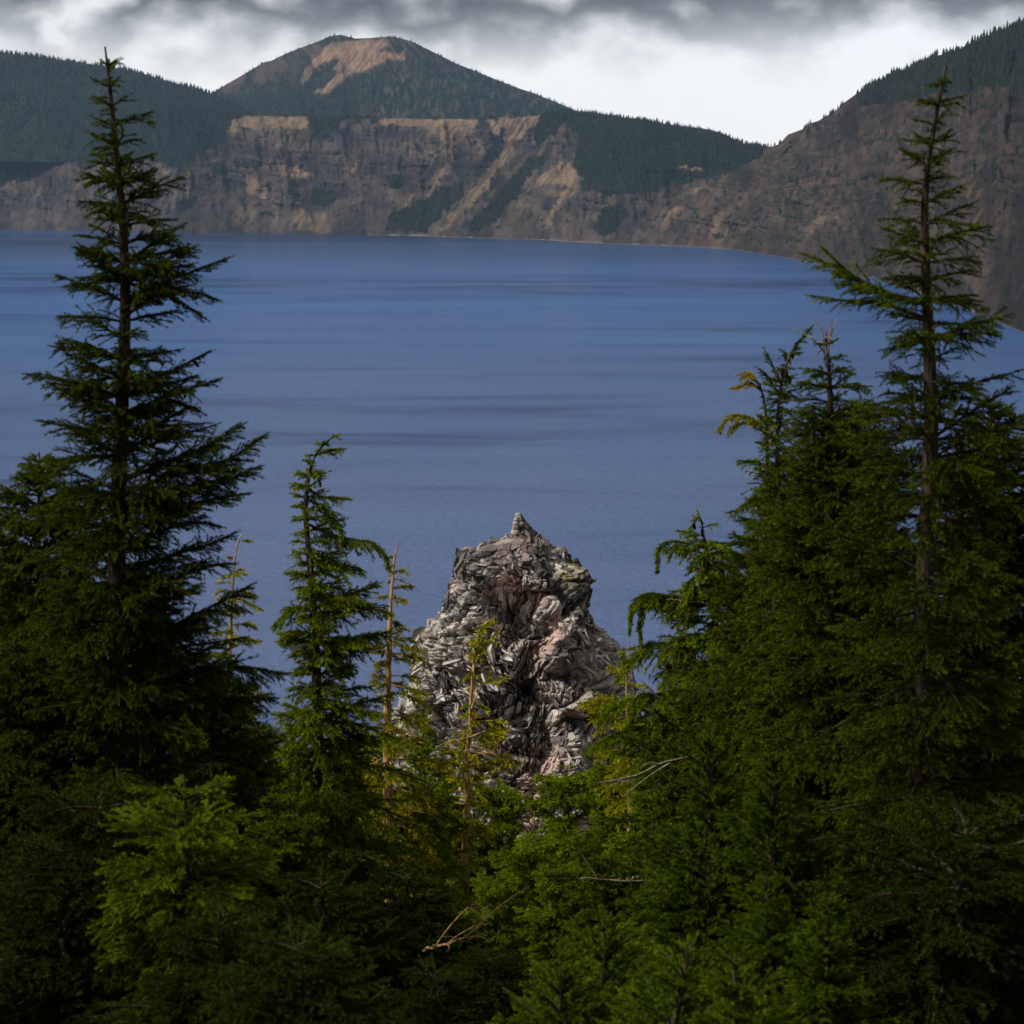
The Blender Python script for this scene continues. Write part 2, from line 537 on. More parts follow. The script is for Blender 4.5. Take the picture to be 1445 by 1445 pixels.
# ------------------------------------------------------------------ the mountain beyond the rim, and the hill beside it
SCOTT = [(-400, 210), (200, 196), (260, 160), (296, 133), (316, 121), (350, 101), (373, 87), (383, 85), (406, 73.5), (423, 66.5), (449, 57), (466, 49.5), (479, 47.5), (502, 53),
         (532, 52), (551, 50), (559, 52), (579, 57), (609, 72), (642, 89), (682, 105), (728, 123), (753, 131), (786, 144), (813, 156), (900, 190), (1000, 215), (1400, 230), (1880, 240)]
NCm, NRm = 900, 260
mpx = np.linspace(60, 1100, NCm)
DM = 11200.0
crest = P(mpx, interp(mpx, SCOTT), DM)
w = np.linspace(-1, 1, NRm)[:, None]         # -1 = foot facing the lake, 0 = crest, 1 = back foot
base_z = 190.0
hz = np.maximum(crest[:, 2] - base_z, 5)[None]
front = 900 + 1.75 * hz
Ym = DM + w * front + 60 * np.sin(mpx / 60.0)[None] * (1 - w * w)
pm = np.repeat(mpx[None], NRm, 0)
shape = np.clip(1 - np.abs(w), 0, 1) ** 1.05
gm = ridged(xyz(pm / 34 + 0.25 * w, w * 0.8, 2), 5, 201, 0.5)
fm = fbm(xyz(pm / 12, w * 7, 5), 4, 205)
Zm = base_z + hz * shape + (gm - 0.6) * 75 * np.sin(np.pi * np.abs(w)) * (hz / 800) + (fm - 0.5) * 26 * sstep(0, 0.1, np.abs(w))
yc = (np.tan(PITCH) + (Zm - CAM_Z) / Ym) / (1 - (Zm - CAM_Z) / Ym * np.tan(PITCH))
Xm = (pm - CX) / F * (Ym / (math.cos(PITCH) + yc * math.sin(PITCH)))
pym = CY - yc * F
mx_ = pm + 12 * (fbm(xyz(pm / 14, pym / 10, 1), 4, 211) - 0.5) + 5 * (fbm(xyz(pm / 4, pym / 4, 1), 3, 212) - 0.5)
my_ = pym + 9 * (fbm(xyz(pm / 14, pym / 10, 6), 4, 213) - 0.5) + 5 * (fbm(xyz(pm / 3, pym / 6, 6), 3, 214) - 0.5)
q1 = fbm(xyz(pm / 16, pym / 16, 3), 5, 221)
q2 = fbm(xyz((pm - 0.7 * pym) / 5, pym / 26, 3), 4, 222)
mfor = lin(38, 45, 40)
mbrn = lin(92, 76, 68)
mask_b = sstep(118, 60, pym + 60 * (q1 - 0.5)) * sstep(0.40, 0.58, q2)
left_b = sstep(470, 330, pm) * sstep(145, 110, pym) * sstep(0.42, 0.55, q1)
Cm = mfor + (mbrn - mfor) * np.maximum(mask_b * sstep(660, 560, pm), left_b * 0.8)[..., None]
Cm = Cm + (lin(122, 108, 96) - Cm) * (0.30 * sstep(0.56, 0.66, fbm(xyz(pm / 3.2, pym / 6, 7), 3, 231)) * sstep(480, 540, pm) * sstep(70, 110, pym))[..., None]
tan_p = [[(447, 80), (462, 64), (490, 60), (540, 54), (552, 63), (534, 74), (571, 74), (572, 84), (548, 84), (525, 96), (500, 101), (478, 122), (464, 131), (440, 131), (462, 122), (478, 100), (468, 100), (480, 80), (466, 86), (450, 90), (436, 110), (424, 122), (428, 108)],
         [(424, 112), (436, 92), (456, 72), (466, 74), (450, 90), (432, 118)]]
tm = polys(tan_p, mx_, my_) & (w < 0.02)
q3 = fbm(xyz((pm + 0.75 * pym) / 3.2, (pym - 0.4 * pm) / 36, 13), 4, 224)
tw = (soft(tm, 2) * (0.5 + 0.55 * sstep(0.36, 0.6, q3)))[..., None]
Cm = Cm * 0.9
Cm = Cm + (lin(150, 122, 102) * (0.6 + 0.55 * q2[..., None]) - Cm) * np.clip(tw, 0, 1)
forest_m = (np.abs(Cm - mfor * 0.9).sum(-1) < 0.03) & (w < 0)
m_mtn = col_material('mountain_side', 0.95, 0.1, 0.012, 0.25, 0.4, 8.0)
Vm = np.stack([Xm, Ym, Zm], -1)
mt = link('mountain', raw_mesh('mountain', Vm.reshape(-1, 3), grid_faces(NRm, NCm), Cm.reshape(-1, 3), True), m_mtn)
tag(mt, 'wooded volcanic mountain with a tan scree face below its summit', 'mountain', kind='structure')

HILL = [(-400, 70), (-200, 60), (0, 72), (120, 88), (200, 102), (256, 119), (282, 125), (300, 133), (320, 142), (345, 155), (370, 168), (420, 190)]
hpx = np.linspace(-380, 400, 300)
DH = 9700.0
cr = P(hpx, interp(hpx, HILL), DH)
wh = np.linspace(-1, 1, 80)[:, None]
hh = np.maximum(cr[:, 2] - 250, 5)[None]
ph = np.repeat(hpx[None], 80, 0)
Yh = DH + wh * (350 + 1.4 * hh)
Zh = 250 + hh * (1 - np.abs(wh)) ** 0.9 + 30 * (fbm(xyz(ph / 20, wh * 4, 1), 4, 301) - 0.5) * np.sin(np.pi * np.abs(wh))
Xh = (ph - CX) / F * Yh * (cr[:, 0] / ((hpx - CX) / F * DH))[None]
Ch = fcol * (0.7 + 0.6 * fbm(xyz(ph / 9, wh * 12, 1), 3, 305))[..., None]
Vh = np.stack([Xh, Yh, Zh], -1)
hl = link('hill', raw_mesh('hill', Vh.reshape(-1, 3), grid_faces(80, 300), Ch.reshape(-1, 3), True), m_mtn)
tag(hl, 'dark wooded hill left of the mountain foot', 'hill', kind='structure')

# ------------------------------------------------------------------ far woods: countless conifers, one mass
rng = np.random.default_rng(7)


def cell_points(V, mask, per_m2, jitter=True):
    a = V[:-1, :-1]
    b_ = V[1:, :-1]
    c_ = V[:-1, 1:]
    d_ = V[1:, 1:]
    area = np.linalg.norm(np.cross(b_ - a, c_ - a), axis=-1)
    ok = mask[:-1, :-1]
    n = rng.poisson(np.where(ok, np.minimum(area, 4000) * per_m2, 0))
    idx = np.repeat(np.arange(n.size), n.ravel())
    u, v_ = rng.random((2, len(idx), 1))
    f = lambda q: q.reshape(-1, 3)[idx]
    return f(a) * (1 - u) * (1 - v_) + f(b_) * u * (1 - v_) + f(c_) * (1 - u) * v_ + f(d_) * u * v_


rim_m = np.zeros(C.shape[:2], bool)
rim_m[-6:, :] = (fbm(xyz(px2[-6:] / 9, 0.5, 2), 3, 123) > 0.5) & ~cap[-6:]
pts = [cell_points(V, forest_f, 0.0105), cell_points(V, speck & ~forest_f, 0.004), cell_points(V, rim_m, 0.016),
       cell_points(Vm, forest_m, 0.0042), cell_points(Vh, np.ones(Vh.shape[:2], bool) & (wh < 0.06), 0.007)]
hts = [rng.uniform(8, 19, len(pts[0])), rng.uniform(6, 13, len(pts[1])), rng.uniform(7, 15, len(pts[2])), rng.uniform(7, 15, len(pts[3])), rng.uniform(10, 20, len(pts[4]))]
tp = np.concatenate(pts)
th = np.concatenate(hts) * (0.65 + 0.7 * fbm(tp / 90.0, 3, 133))
n = len(tp)
SEG = 5
ang = np.arange(SEG) / SEG * 2 * np.pi
tiers = []
tv = []
tf = []
off = 0
for (z0, z1, r) in ((0.0, 0.62, 0.21), (0.38, 1.0, 0.14)):
    a_ = ang[None] + rng.random((n, 1)) * 6.28
    rr = r * th[:, None] * rng.uniform(0.8, 1.25, (n, SEG))
    ring = np.stack([tp[:, None, 0] + rr * np.cos(a_), tp[:, None, 1] + rr * np.sin(a_), np.repeat((tp[:, 2] + z0 * th - 0.5)[:, None], SEG, 1) + 0 * a_], -1)
    top = (tp + np.stack([0 * th, 0 * th, z1 * th], -1))[:, None]
    vv = np.concatenate([ring, top], 1)
    tv.append(vv.reshape(-1, 3))
    bi = off + np.arange(n)[:, None] * (SEG + 1)
    for k in range(SEG):
        tf.append(np.concatenate([bi + k, bi + (k + 1) % SEG, bi + SEG], 1))
    off += n * (SEG + 1)
tcol = (lin(32, 40, 33) * rng.uniform(0.55, 1.35, (n, 1))) * (0.45 + 1.1 * fbm(tp / 170.0, 3, 131))[:, None]
tcol = tcol + (lin(66, 60, 44) - tcol) * (0.5 * (rng.random((n, 1)) < 0.08))
tcol = np.concatenate([np.repeat(tcol, SEG + 1, 0)] * 2)
m_far = col_material('far_conifers', 0.9, 0.1)
fo = link('forest', raw_mesh('forest', np.concatenate(tv), np.concatenate(tf), tcol), m_far)
tag(fo, 'distant conifer woods covering the rim, the hill and the mountain flanks', 'forest', kind='stuff')
print('far trees', n)

# ------------------------------------------------------------------ near ground: a ridge running down towards the pinnacle, then the drop


def ground_z(x, y):
    x = np.asarray(x, float)
    y = np.asarray(y, float)
    z = np.where(y < 62, -1.75 - 0.30 * y, -20.35 - 0.62 * (y - 62))
    z = np.where(y > 300, np.minimum(z, -20.35 - 0.62 * 238 - 0.75 * (y - 300)), z)
    side = np.maximum(np.abs(x - 0.02 * y) - 6 - 0.05 * y, 0)
    z = z - 0.10 * side * sstep(15, 60, y)
    z = z + 0.95 * np.maximum(-3.5 - y, 0)       # added unseen bank behind the viewpoint, blocks low sky light
    return np.maximum(z + CAM_Z, -8.0)


gy = np.concatenate([np.linspace(-34, -14, 24), np.linspace(-13, 80, 240), np.linspace(82, 520, 90)])[:, None]
gu = np.linspace(-1, 1, 260)[None]
gx = gu * (26 + 0.8 * np.maximum(gy, 0)) + 0 * gy
gyy = gy + 0 * gu
gz = ground_z(gx, gyy) + 0.5 * (fbm(xyz(gx / 3, gyy / 3, 0), 5, 401) - 0.5) + 0.12 * (fbm(xyz(gx / 0.5, gyy / 0.5, 0), 3, 402) - 0.5)
gn = fbm(xyz(gx / 1.2, gyy / 1.2, 2), 4, 405)
duff = lin(74, 62, 48)
stone = lin(150, 128, 118)
Cg = duff + (stone - duff) * (sstep(0.48, 0.6, gn) * sstep(36, 48, gyy))[..., None]
m_ground = col_material('ground_duff', 0.95, 0.1, 6.0, 0.4, 0.6, 0.05)
gr = link('ground', raw_mesh('ground', np.stack([gx, gyy, gz], -1).reshape(-1, 3), grid_faces(*gx.shape), Cg.reshape(-1, 3), True), m_ground)
tag(gr, 'stony slope falling from the viewpoint to the pinnacle', 'ground', kind='structure')

# ------------------------------------------------------------------ the air between
m_haze = bpy.data.materials.new('haze_air')
m_haze.use_nodes = True
t = m_haze.node_tree
t.nodes.clear()
pv = N(t, 'ShaderNodeVolumePrincipled')
pv.inputs['Color'].default_value = (0.42, 0.66, 1.0, 1)
pv.inputs['Density'].default_value = 1.9e-5
mo = N(t, 'ShaderNodeOutputMaterial')
t.links.new(pv.outputs[0], mo.inputs['Volume'])
hx, hy0, hy1, hz0, hz1 = 9500, -400, 15500, -12, 1150
hv = [(x, y, z) for x in (-hx, hx) for y in (hy0, hy1) for z in (hz0, hz1)]
hf = [(0, 1, 3, 2), (4, 6, 7, 5), (0, 4, 5, 1), (2, 3, 7, 6), (0, 2, 6, 4), (1, 5, 7, 3)]
tag(link('haze', raw_mesh('haze', np.array(hv, float), np.array(hf)), m_haze), 'thin bluish air over the lake', 'haze', kind='stuff')

# ------------------------------------------------------------------ the rock pinnacle
RY = 60.0


def zpx(pts):
    return [(560 + a / 3.211, 700 + b_ / 3.211) for a, b_ in pts]


LEFT = zpx([(560, 176), (520, 190), (430, 214), (350, 250), (296, 264), (280, 304), (284, 350), (264, 396), (264, 440), (218, 498),
            (198, 556), (132, 622), (98, 680), (76, 760), (60, 860), (20, 1000), (-30, 1200), (-80, 1450), (-150, 1900), (-240, 2500)])
RIGHT = zpx([(570, 176), (620, 190), (690, 226), (760, 262), (782, 292), (826, 326), (852, 364), (868, 430), (864, 500), (888, 556), (908, 600),
             (948, 630), (1002, 690), (1040, 740), (1060, 830), (1070, 940), (1080, 1060), (1100, 1200), (1120, 1450), (1010, 1900), (1100, 2500)])
NRR, NTH = 620, 1150
rows = np.concatenate([np.linspace(LEFT[0][1] + 0.3, 1140, 500), np.linspace(1142, LEFT[-1][1], 120)])
pl = interp(rows, [(y, x) for x, y in LEFT])
pr = interp(rows, [(y, x) for x, y in RIGHT])
# a few shelves narrow abruptly: keep both outlines monotone in row but ragged
rag = lambda s, sd: (fbm(xyz(rows / 5.0, s, 0.5), 4, sd) - 0.5) * 9 + (fbm(xyz(rows / 16.0, s, 0.5), 2, sd + 3) - 0.5) * 7
fade = sstep(728, 745, rows)
pl = pl + rag(1, 501) * fade
pr = pr + rag(2, 511) * fade
A0 = P(pl, rows, RY)
A1 = P(pr, rows, RY)
cx = (A0[:, 0] + A1[:, 0]) / 2
ha = np.maximum((A1[:, 0] - A0[:, 0]) / 2, 0.015)
rz = A0[:, 2]
hb = 0.72 * ha + 0.1
# more columns on the side that faces the viewpoint
tt = np.linspace(0, 1, NTH, endpoint=False)
theta = -np.pi / 2 + 2 * np.pi * (tt - 0.5) + 0.55 * np.sin(2 * np.pi * (tt - 0.5)) * -1
ct, st_ = np.cos(theta), np.sin(theta)
sq = (np.abs(ct) ** 2.6 + np.abs(st_) ** 2.6) ** (-1 / 2.6)
bx = cx[:, None] + ha[:, None] * (ct * sq)[None]
by = RY + 0.0 + hb[:, None] * (st_ * sq)[None]
bz = np.repeat(rz[:, None], NTH, 1)
base = np.stack([bx, by, bz], -1)
nrm = np.stack([ct[None] / (ha[:, None] + 0.3), st_[None] / (hb[:, None] + 0.3), 0 * bz + 0.12], -1)
nrm /= np.linalg.norm(nrm, axis=-1, keepdims=True)
# sheet coordinates as they look from the viewpoint side (zoomed photo units), used to place the features
kz = RY / F
fx = (bx / kz + CX - 560) * 3.211
fz = (np.repeat(rows[:, None], NTH, 1) - 700) * 3.211


def unit0(a):
    return a / np.maximum(np.linalg.norm(a, axis=-1, keepdims=True), 1e-9)


def worley(p, seed):
    i = np.floor(p).astype(np.int64)
    b1 = np.full(p.shape[:-1], 9.0)
    b2 = np.full(p.shape[:-1], 9.0)
    cid = np.zeros(p.shape[:-1])
    dv = np.zeros(p.shape)
    for dx in (-1, 0, 1):
        for dy in (-1, 0, 1):
            for dz in (-1, 0, 1):
                cx_, cy_, cz_ = i[..., 0] + dx, i[..., 1] + dy, i[..., 2] + dz
                h = [_hash(cx_, cy_, cz_, seed + q) for q in (0, 7, 19)]
                q = np.stack([cx_ + 0.1 + 0.8 * h[0], cy_ + 0.1 + 0.8 * h[1], cz_ + 0.1 + 0.8 * h[2]], -1)
                d = ((p - q) ** 2).sum(-1)
                near = d < b1
                b2 = np.where(near, b1, np.minimum(b2, d))
                b1 = np.where(near, d, b1)
                cid = np.where(near, _hash(cx_, cy_, cz_, seed + 91), cid)
                dv = np.where(near[..., None], p - q, dv)
    return np.sqrt(b1), np.sqrt(b2), cid, dv


SPEC = [(66, 0.52, 0.11, 0.4, 541), (24, 0.30, 0.17, 0.3, 551), (-36, 0.5, 0.10, 0.4, 561), (-66, 0.6, 0.17, 0.4, 571), (86, 0.36, 0.12, 0.3, 575), (4, 0.34, 0.15, 0.34, 577), (-48, 0.55, 0.10, 0.4, 579)]


def plates(base, warp, ang, L, T, D, seed):
    a_ = R(ang)
    q = base + warp
    u = q[..., 0] * math.cos(a_) + q[..., 2] * math.sin(a_)
    v_ = -q[..., 0] * math.sin(a_) + q[..., 2] * math.cos(a_)
    # plates are long along u, thin across v
    return worley(np.stack([u / L, q[..., 1] / D, v_ / T], -1), seed)


def gauss_line(fx, fz, pts, wdt):
    best = np.full(fx.shape, 1e9)
    for (x0, y0), (x1, y1) in zip(pts[:-1], pts[1:]):
        t_ = np.clip(((fx - x0) * (x1 - x0) + (fz - y0) * (y1 - y0)) / ((x1 - x0) ** 2 + (y1 - y0) ** 2), 0, 1)
        best = np.minimum(best, np.hypot(fx - x0 - t_ * (x1 - x0), fz - y0 - t_ * (y1 - y0)))
    return np.exp(-(best / wdt) ** 2)


def blob(fx, fz, x, y, rx, ry):
    return np.exp(-(((fx - x) / rx) ** 2 + ((fz - y) / ry) ** 2))


grey = lin(160, 157, 153)
dark = lin(84, 84, 85)
palec = lin(208, 200, 190)
pink = lin(190, 164, 156)


def stone(base, nrm, fx, fz, ha, ct, st_, crag):
    """displace a smooth surface into broken rock and colour it"""
    bz = base[..., 2]
    warp = (np.stack([fbm(base * 1.1 + k * 31, 4, 521 + k) for k in range(3)], -1) - 0.5) * 0.8
    regn = (fbm(base * 0.5, 3, 533) - 0.5)
    reg_r = sstep(-60, 60, (fx - 690) - 0.25 * (fz - 560) + 500 * regn) * sstep(520, 600, fz)       # lower right fan
    reg_l = sstep(60, -60, (fx - 430) + 420 * regn)
    sel = np.zeros(bz.shape, int)              # centre: steep dark leaves
    sel[reg_l > 0.5] = 1
    sel[reg_r > 0.5] = 2
    sel[(fz < 330) & (reg_l <= 0.5)] = 3
    sel[(reg_l > 0.5) & (fz > 640 + 160 * regn) & (fx > 150)] = 6
    swap = vnoise(base * 1.25 + warp * 1.5, 537)
    sel = np.where(swap > 0.66, 4, np.where(swap < 0.32, 5, sel))
    d1 = np.zeros(bz.shape)
    e1 = np.zeros(bz.shape)
    cid = np.zeros(bz.shape)
    for k, sp in enumerate(SPEC):
        m_ = sel == k
        if not m_.any():
            continue
        f1, f2, c_, dv = plates(base[m_], warp[m_], *sp)
        tilt = dv[..., 0] * (c_ * 97.3 % 1 - 0.5) * 0.16 + dv[..., 2] * (0.03 + 0.13 * (c_ * 57.9 % 1))
        d1[m_] = (c_ - 0.5) * 0.26 + tilt
        e1[m_] = f2 - f1
        cid[m_] = c_
    F1, F2, c2, dv2 = worley(base * 0.95 + warp * 0.8, 581)
    big_crack = np.exp(-((F2 - F1) / 0.07) ** 2)
    blk = (c2 - 0.5) * 0.55 + (dv2 * (np.stack([c2 * 31.7 % 1, c2 * 77.1 % 1, c2 * 13.3 % 1], -1) - 0.5)).sum(-1) * 0.55
    front = sstep(0.3, -0.3, st_)[None]
    feat = (-0.52 * gauss_line(fx, fz, [(700, 560), (610, 660), (560, 760), (640, 860), (700, 990), (640, 1120)], 38)
            - 0.12 * gauss_line(fx, fz, [(520, 330), (600, 400), (660, 470)], 55)
            - 0.5 * gauss_line(fx, fz, [(560, 560), (500, 470), (430, 420)], 30)
            - 0.35 * gauss_line(fx, fz, [(240, 700), (330, 760), (440, 900)], 30)
            - 0.4 * gauss_line(fx, fz, [(705, 250), (730, 330), (790, 460)], 28)
            + 0.75 * blob(fx, fz, 735, 640, 75, 70) + 0.75 * blob(fx, fz, 780, 1060, 70, 110) + 0.35 * blob(fx, fz, 190, 650, 120, 110)
            + 0.4 * blob(fx, fz, 820, 420, 55, 110) + 0.45 * blob(fx, fz, 420, 360, 90, 80) + 0.3 * blob(fx, fz, 640, 545, 45, 60)
            - 0.5 * blob(fx, fz, 735, 730, 60, 26) - 0.3 * blob(fx, fz, 480, 400, 40, 30))
    smallw = sstep(0.35, 2.1, ha)[:, None]
    if crag:
        smallw = 0.06 + 0.42 * sstep(0.1, 0.9, ha)[:, None]
    G1, G2, c3, dv3 = worley(base * 4.6 + warp * 3, 587)
    chip = (c3 - 0.5) * 0.13 + (dv3 * (np.stack([c3 * 31.7 % 1, c3 * 77.1 % 1, c3 * 13.3 % 1], -1) - 0.5)).sum(-1) * 0.10
    fineK = (0.25 + 0.75 * smallw)
    disp = (0.75 * (fbm(base * 0.55, 4, 591) - 0.5) + 0.8 * blk - 0.22 * big_crack + d1 * 0.8 - 0.20 * np.exp(-(e1 / 0.09) ** 2) + 0.22 * (fbm(base * 6, 4, 601) - 0.5)) * (0.16 + 0.84 * smallw)
    disp = disp + chip * fineK + 0.22 * d1 * (1 - smallw)
    disp = disp + feat * front * (0.2 + 0.8 * smallw)
    edge_keep = 1 - 0.6 * np.abs(ct[None]) ** 5
    rock = base + nrm * (disp * edge_keep)[..., None]
    rock[..., 2] += 0.10 * (fbm(base * 2.2, 3, 611) - 0.5) * smallw
    # stone colours: each leaf of rock has its own grey, with rusty pink and pale ones among them
    gsel = cid * 7.77 % 1
    Cr = np.where((gsel < 0.30)[..., None], dark, grey)
    Cr = np.where((gsel > 0.84)[..., None], palec, Cr)
    pinkm = np.maximum.reduce([gauss_line(fx, fz, [(510, 360), (590, 410), (650, 450)], 45), 0.8 * gauss_line(fx, fz, [(720, 560), (620, 660)], 26), 0.9 * gauss_line(fx, fz, [(680, 1090), (600, 1230), (560, 1360)], 60)])
    pinkn = fbm(base * 1.3, 4, 621)
    litm = np.clip(np.maximum(blob(fx, fz, 900, 690, 130, 110), blob(fx, fz, 240, 620, 150, 110)) + 0.6 * blob(fx, fz, 760, 990, 60, 50), 0, 1)[..., None] * (0.35 + 0.65 * (gsel > 0.4)[..., None])  # light on the flanks painted as paler stone
    Cr = Cr + (palec * 0.92 - Cr) * 0.55 * litm
    shadem = np.clip(np.maximum.reduce([blob(fx, fz, 330, 290, 80, 90), blob(fx, fz, 430, 215, 80, 50), blob(fx, fz, 640, 230, 90, 70), blob(fx, fz, 830, 420, 80, 160), blob(fx, fz, 740, 640, 90, 80), 0.75 * blob(fx, fz, 560, 820, 150, 200), blob(fx, fz, 600, 160, 100, 110)]), 0, 1)[..., None]  # shade painted darker on the crest, right face and centre
    Cr = Cr * (1 - 0.66 * shadem)
    Cr = Cr + (pink - Cr) * np.clip(1.25 * pinkm * front + 0.22 * sstep(0.56, 0.68, pinkn), 0, 0.9)[..., None]
    lich = (blob(fx, fz, 790, 330, 36, 36) + 0.7 * blob(fx, fz, 580, 1110, 22, 46))[..., None] * sstep(0.4, 0.55, fbm(base * 5, 3, 631))[..., None]
    Cr = Cr + (lin(128, 122, 78) - Cr) * np.clip(lich, 0, 0.8)
    Cr = Cr * (0.62 + 0.76 * fbm(base * 4.5, 4, 641))[..., None]
    return rock, Cr, sel, pinkm


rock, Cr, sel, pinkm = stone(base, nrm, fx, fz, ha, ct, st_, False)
m_rock, t, b = material('pinnacle_rock')
at = N(t, 'ShaderNodeVertexColor', layer_name='Col')
g = N(t, 'ShaderNodeNewGeometry')
nn = N(t, 'ShaderNodeTexNoise')
nn.inputs['Scale'].default_value = 9.0
nn.inputs['Detail'].default_value = 8.0
nn.inputs['Roughness'].default_value = 0.7
t.links.new(g.outputs['Position'], nn.inputs['Vector'])
mr = N(t, 'ShaderNodeMapRange')
mr.inputs['From Min'].default_value = 0.3
mr.inputs['From Max'].default_value = 0.7
mr.inputs['To Min'].default_value = 0.6
mr.inputs['To Max'].default_value = 1.4
t.links.new(nn.outputs['Fac'], mr.inputs['Value'])
sc = N(t, 'ShaderNodeVectorMath', operation='SCALE')
t.links.new(at.outputs['Color'], sc.inputs[0])
t.links.new(mr.outputs[0], sc.inputs['Scale'])
t.links.new(sc.outputs[0], b.inputs['Base Color'])
bp = N(t, 'ShaderNodeBump')
bp.inputs['Strength'].default_value = 0.7
bp.inputs['Distance'].default_value = 0.05
t.links.new(nn.outputs['Fac'], bp.inputs['Height'])
t.links.new(bp.outputs[0], b.inputs['Normal'])
b.inputs['Roughness'].default_value = 0.85
b.inputs['Specular IOR Level'].default_value = 0.25

# loose and half-split leaves of stone standing out of the faces
rngr = np.random.default_rng(11)
rr_, cc_ = np.meshgrid(np.arange(2, NRR - 125), np.arange(NTH), indexing='ij')
facing = (st_[cc_] < 0.35) & (ha[rr_] > 1.25)
idx = np.flatnonzero(facing.ravel())
NS = 1900
clump = np.clip(fbm(base[2:NRR - 125] * 1.6, 3, 651).ravel()[idx] - 0.47, 0, 1) ** 1.5
pick = rngr.choice(idx, NS, p=clump / clump.sum())
ri, ci = rr_.ravel()[pick], cc_.ravel()[pick]
pc = rock[ri, ci]
tu = rock[ri, (ci + 1) % NTH] - rock[ri, ci - 1]
tvv = rock[ri + 2, ci] - rock[ri - 2, ci]
nn_ = nrm[ri, ci] + rngr.normal(0, 0.22, (NS, 3))
nn_ /= np.linalg.norm(nn_, axis=1, keepdims=True)
ANG = np.array([R(s_[0]) for s_ in SPEC])[sel[ri, ci]] + rngr.normal(0, 0.35, NS)
axis = np.stack([np.cos(ANG), rngr.normal(0, 0.25, NS), np.sin(ANG)], 1)
axis -= nn_ * (axis * nn_).sum(1, keepdims=True)
axis /= np.linalg.norm(axis, axis=1, keepdims=True)
cr_ = np.cross(nn_, axis)
ps = 0.6 + 0.4 * rngr.random(NS)
smooth_pink = pinkm[ri, ci] > 0.5
Ls = rngr.lognormal(-1.75, 0.5, NS).clip(0.06, 0.62) * np.where(smooth_pink, 0.5, 1.0)
Ws = Ls * rngr.uniform(0.22, 0.6, NS)
Ts = Ls * rngr.uniform(0.05, 0.2, NS) + 0.012
# thin direction lies mostly across the face (leaves standing on edge), some lie flat
flat = rngr.random(NS) < 0.45
thin = np.where(flat[:, None], nn_, cr_)
wide = np.where(flat[:, None], cr_, nn_)
tmpl = np.array([(-1, -0.7, -1), (0.2, -1, -1), (1, -0.25, -1), (0.9, 0.4, -1), (-0.1, 1, -1), (-0.9, 0.6, -1)], float)
K = len(tmpl)
j = rngr.normal(0, 0.22, (NS, K, 3))
top = tmpl[None] + j
bot = tmpl[None] * np.array((0.96, 0.93, -1)) + j * np.array((1, 1, 0.5))
tv_ = np.concatenate([top, bot], 1)
cen = pc + nn_ * (np.where(flat, Ts * 0.4, Ws * 0.25))[:, None]
sv = cen[:, None] + tv_[..., :1] * (axis * Ls[:, None] * 0.5)[:, None] + tv_[..., 1:2] * (wide * Ws[:, None] * 0.5)[:, None] + tv_[..., 2:] * (thin * Ts[:, None] * 0.5)[:, None]
o0 = rock.shape[0] * rock.shape[1]
bi = o0 + np.arange(NS)[:, None] * (2 * K)
caps = [bi + np.arange(K)[None], bi + K + np.arange(K)[None, ::-1]]
sides = [np.concatenate([bi + k, bi + (k + 1) % K, bi + K + (k + 1) % K, bi + K + k], 1) for k in range(K)]
sc_col = Cr[ri, ci] * rngr.uniform(0.6, 1.5, (NS, 1))
sc_col = np.where((rngr.random(NS) < 0.12)[:, None], palec * rngr.uniform(0.7, 1.1, (NS, 1)), sc_col)
sc_col = np.minimum(sc_col, 0.6)
rv = np.concatenate([rock.reshape(-1, 3), sv.reshape(-1, 3)])
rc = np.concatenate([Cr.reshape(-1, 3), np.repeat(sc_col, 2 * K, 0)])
# the crags that make the ragged skyline: outlines of each, how far in front of the axis it stands, depth ratio
CRAGS = [
    ([(546, 78), (534, 104), (526, 130), (520, 166), (506, 250), (480, 360)], [(549, 78), (562, 94), (592, 122), (640, 172), (688, 208), (700, 262), (730, 370)], 0.0, 0.62),
    ([(304, 232), (290, 242), (280, 300), (286, 352), (268, 400)], [(346, 232), (368, 252), (392, 300), (420, 400)], -0.1, 0.8),
    ([(384, 206), (366, 222), (352, 262), (340, 340)], [(402, 204), (414, 226), (430, 280), (450, 350)], 0.1, 0.8),
    ([(428, 186), (414, 200), (404, 250), (390, 330)], [(446, 186), (470, 200), (492, 250), (520, 340)], 0.0, 0.7),
    ([(494, 168), (486, 184), (474, 230), (460, 300)], [(500, 168), (510, 190), (526, 240), (540, 300)], 0.15, 1.0),
    ([(740, 229), (722, 240), (706, 280), (690, 370)], [(764, 228), (775, 246), (784, 292), (800, 400)], 0.0, 0.9),
    ([(800, 290), (782, 312), (764, 390), (750, 520)], [(814, 294), (832, 320), (856, 362), (870, 430), (866, 520)], -0.05, 0.9),
    ([(270, 392), (262, 410), (262, 442), (250, 480), (240, 560)], [(300, 392), (330, 420), (350, 470), (380, 560)], -0.3, 0.8),
    ([(884, 552), (860, 580), (840, 640), (820, 720)], [(892, 556), (910, 600), (950, 632), (1004, 692), (1030, 740)], -0.2, 0.6),
    ([(690, 455), (650, 475), (620, 540), (640, 600)], [(720, 455), (740, 490), (742, 540), (720, 600)], -2.35, 0.7),
    ([(640, 170), (622, 200), (610, 260), (600, 330)], [(660, 176), (690, 214), (704, 260), (712, 340)], -0.45, 0.8),
]
crag_f, cv_, cc2 = [], [], []
o1 = len(rv)
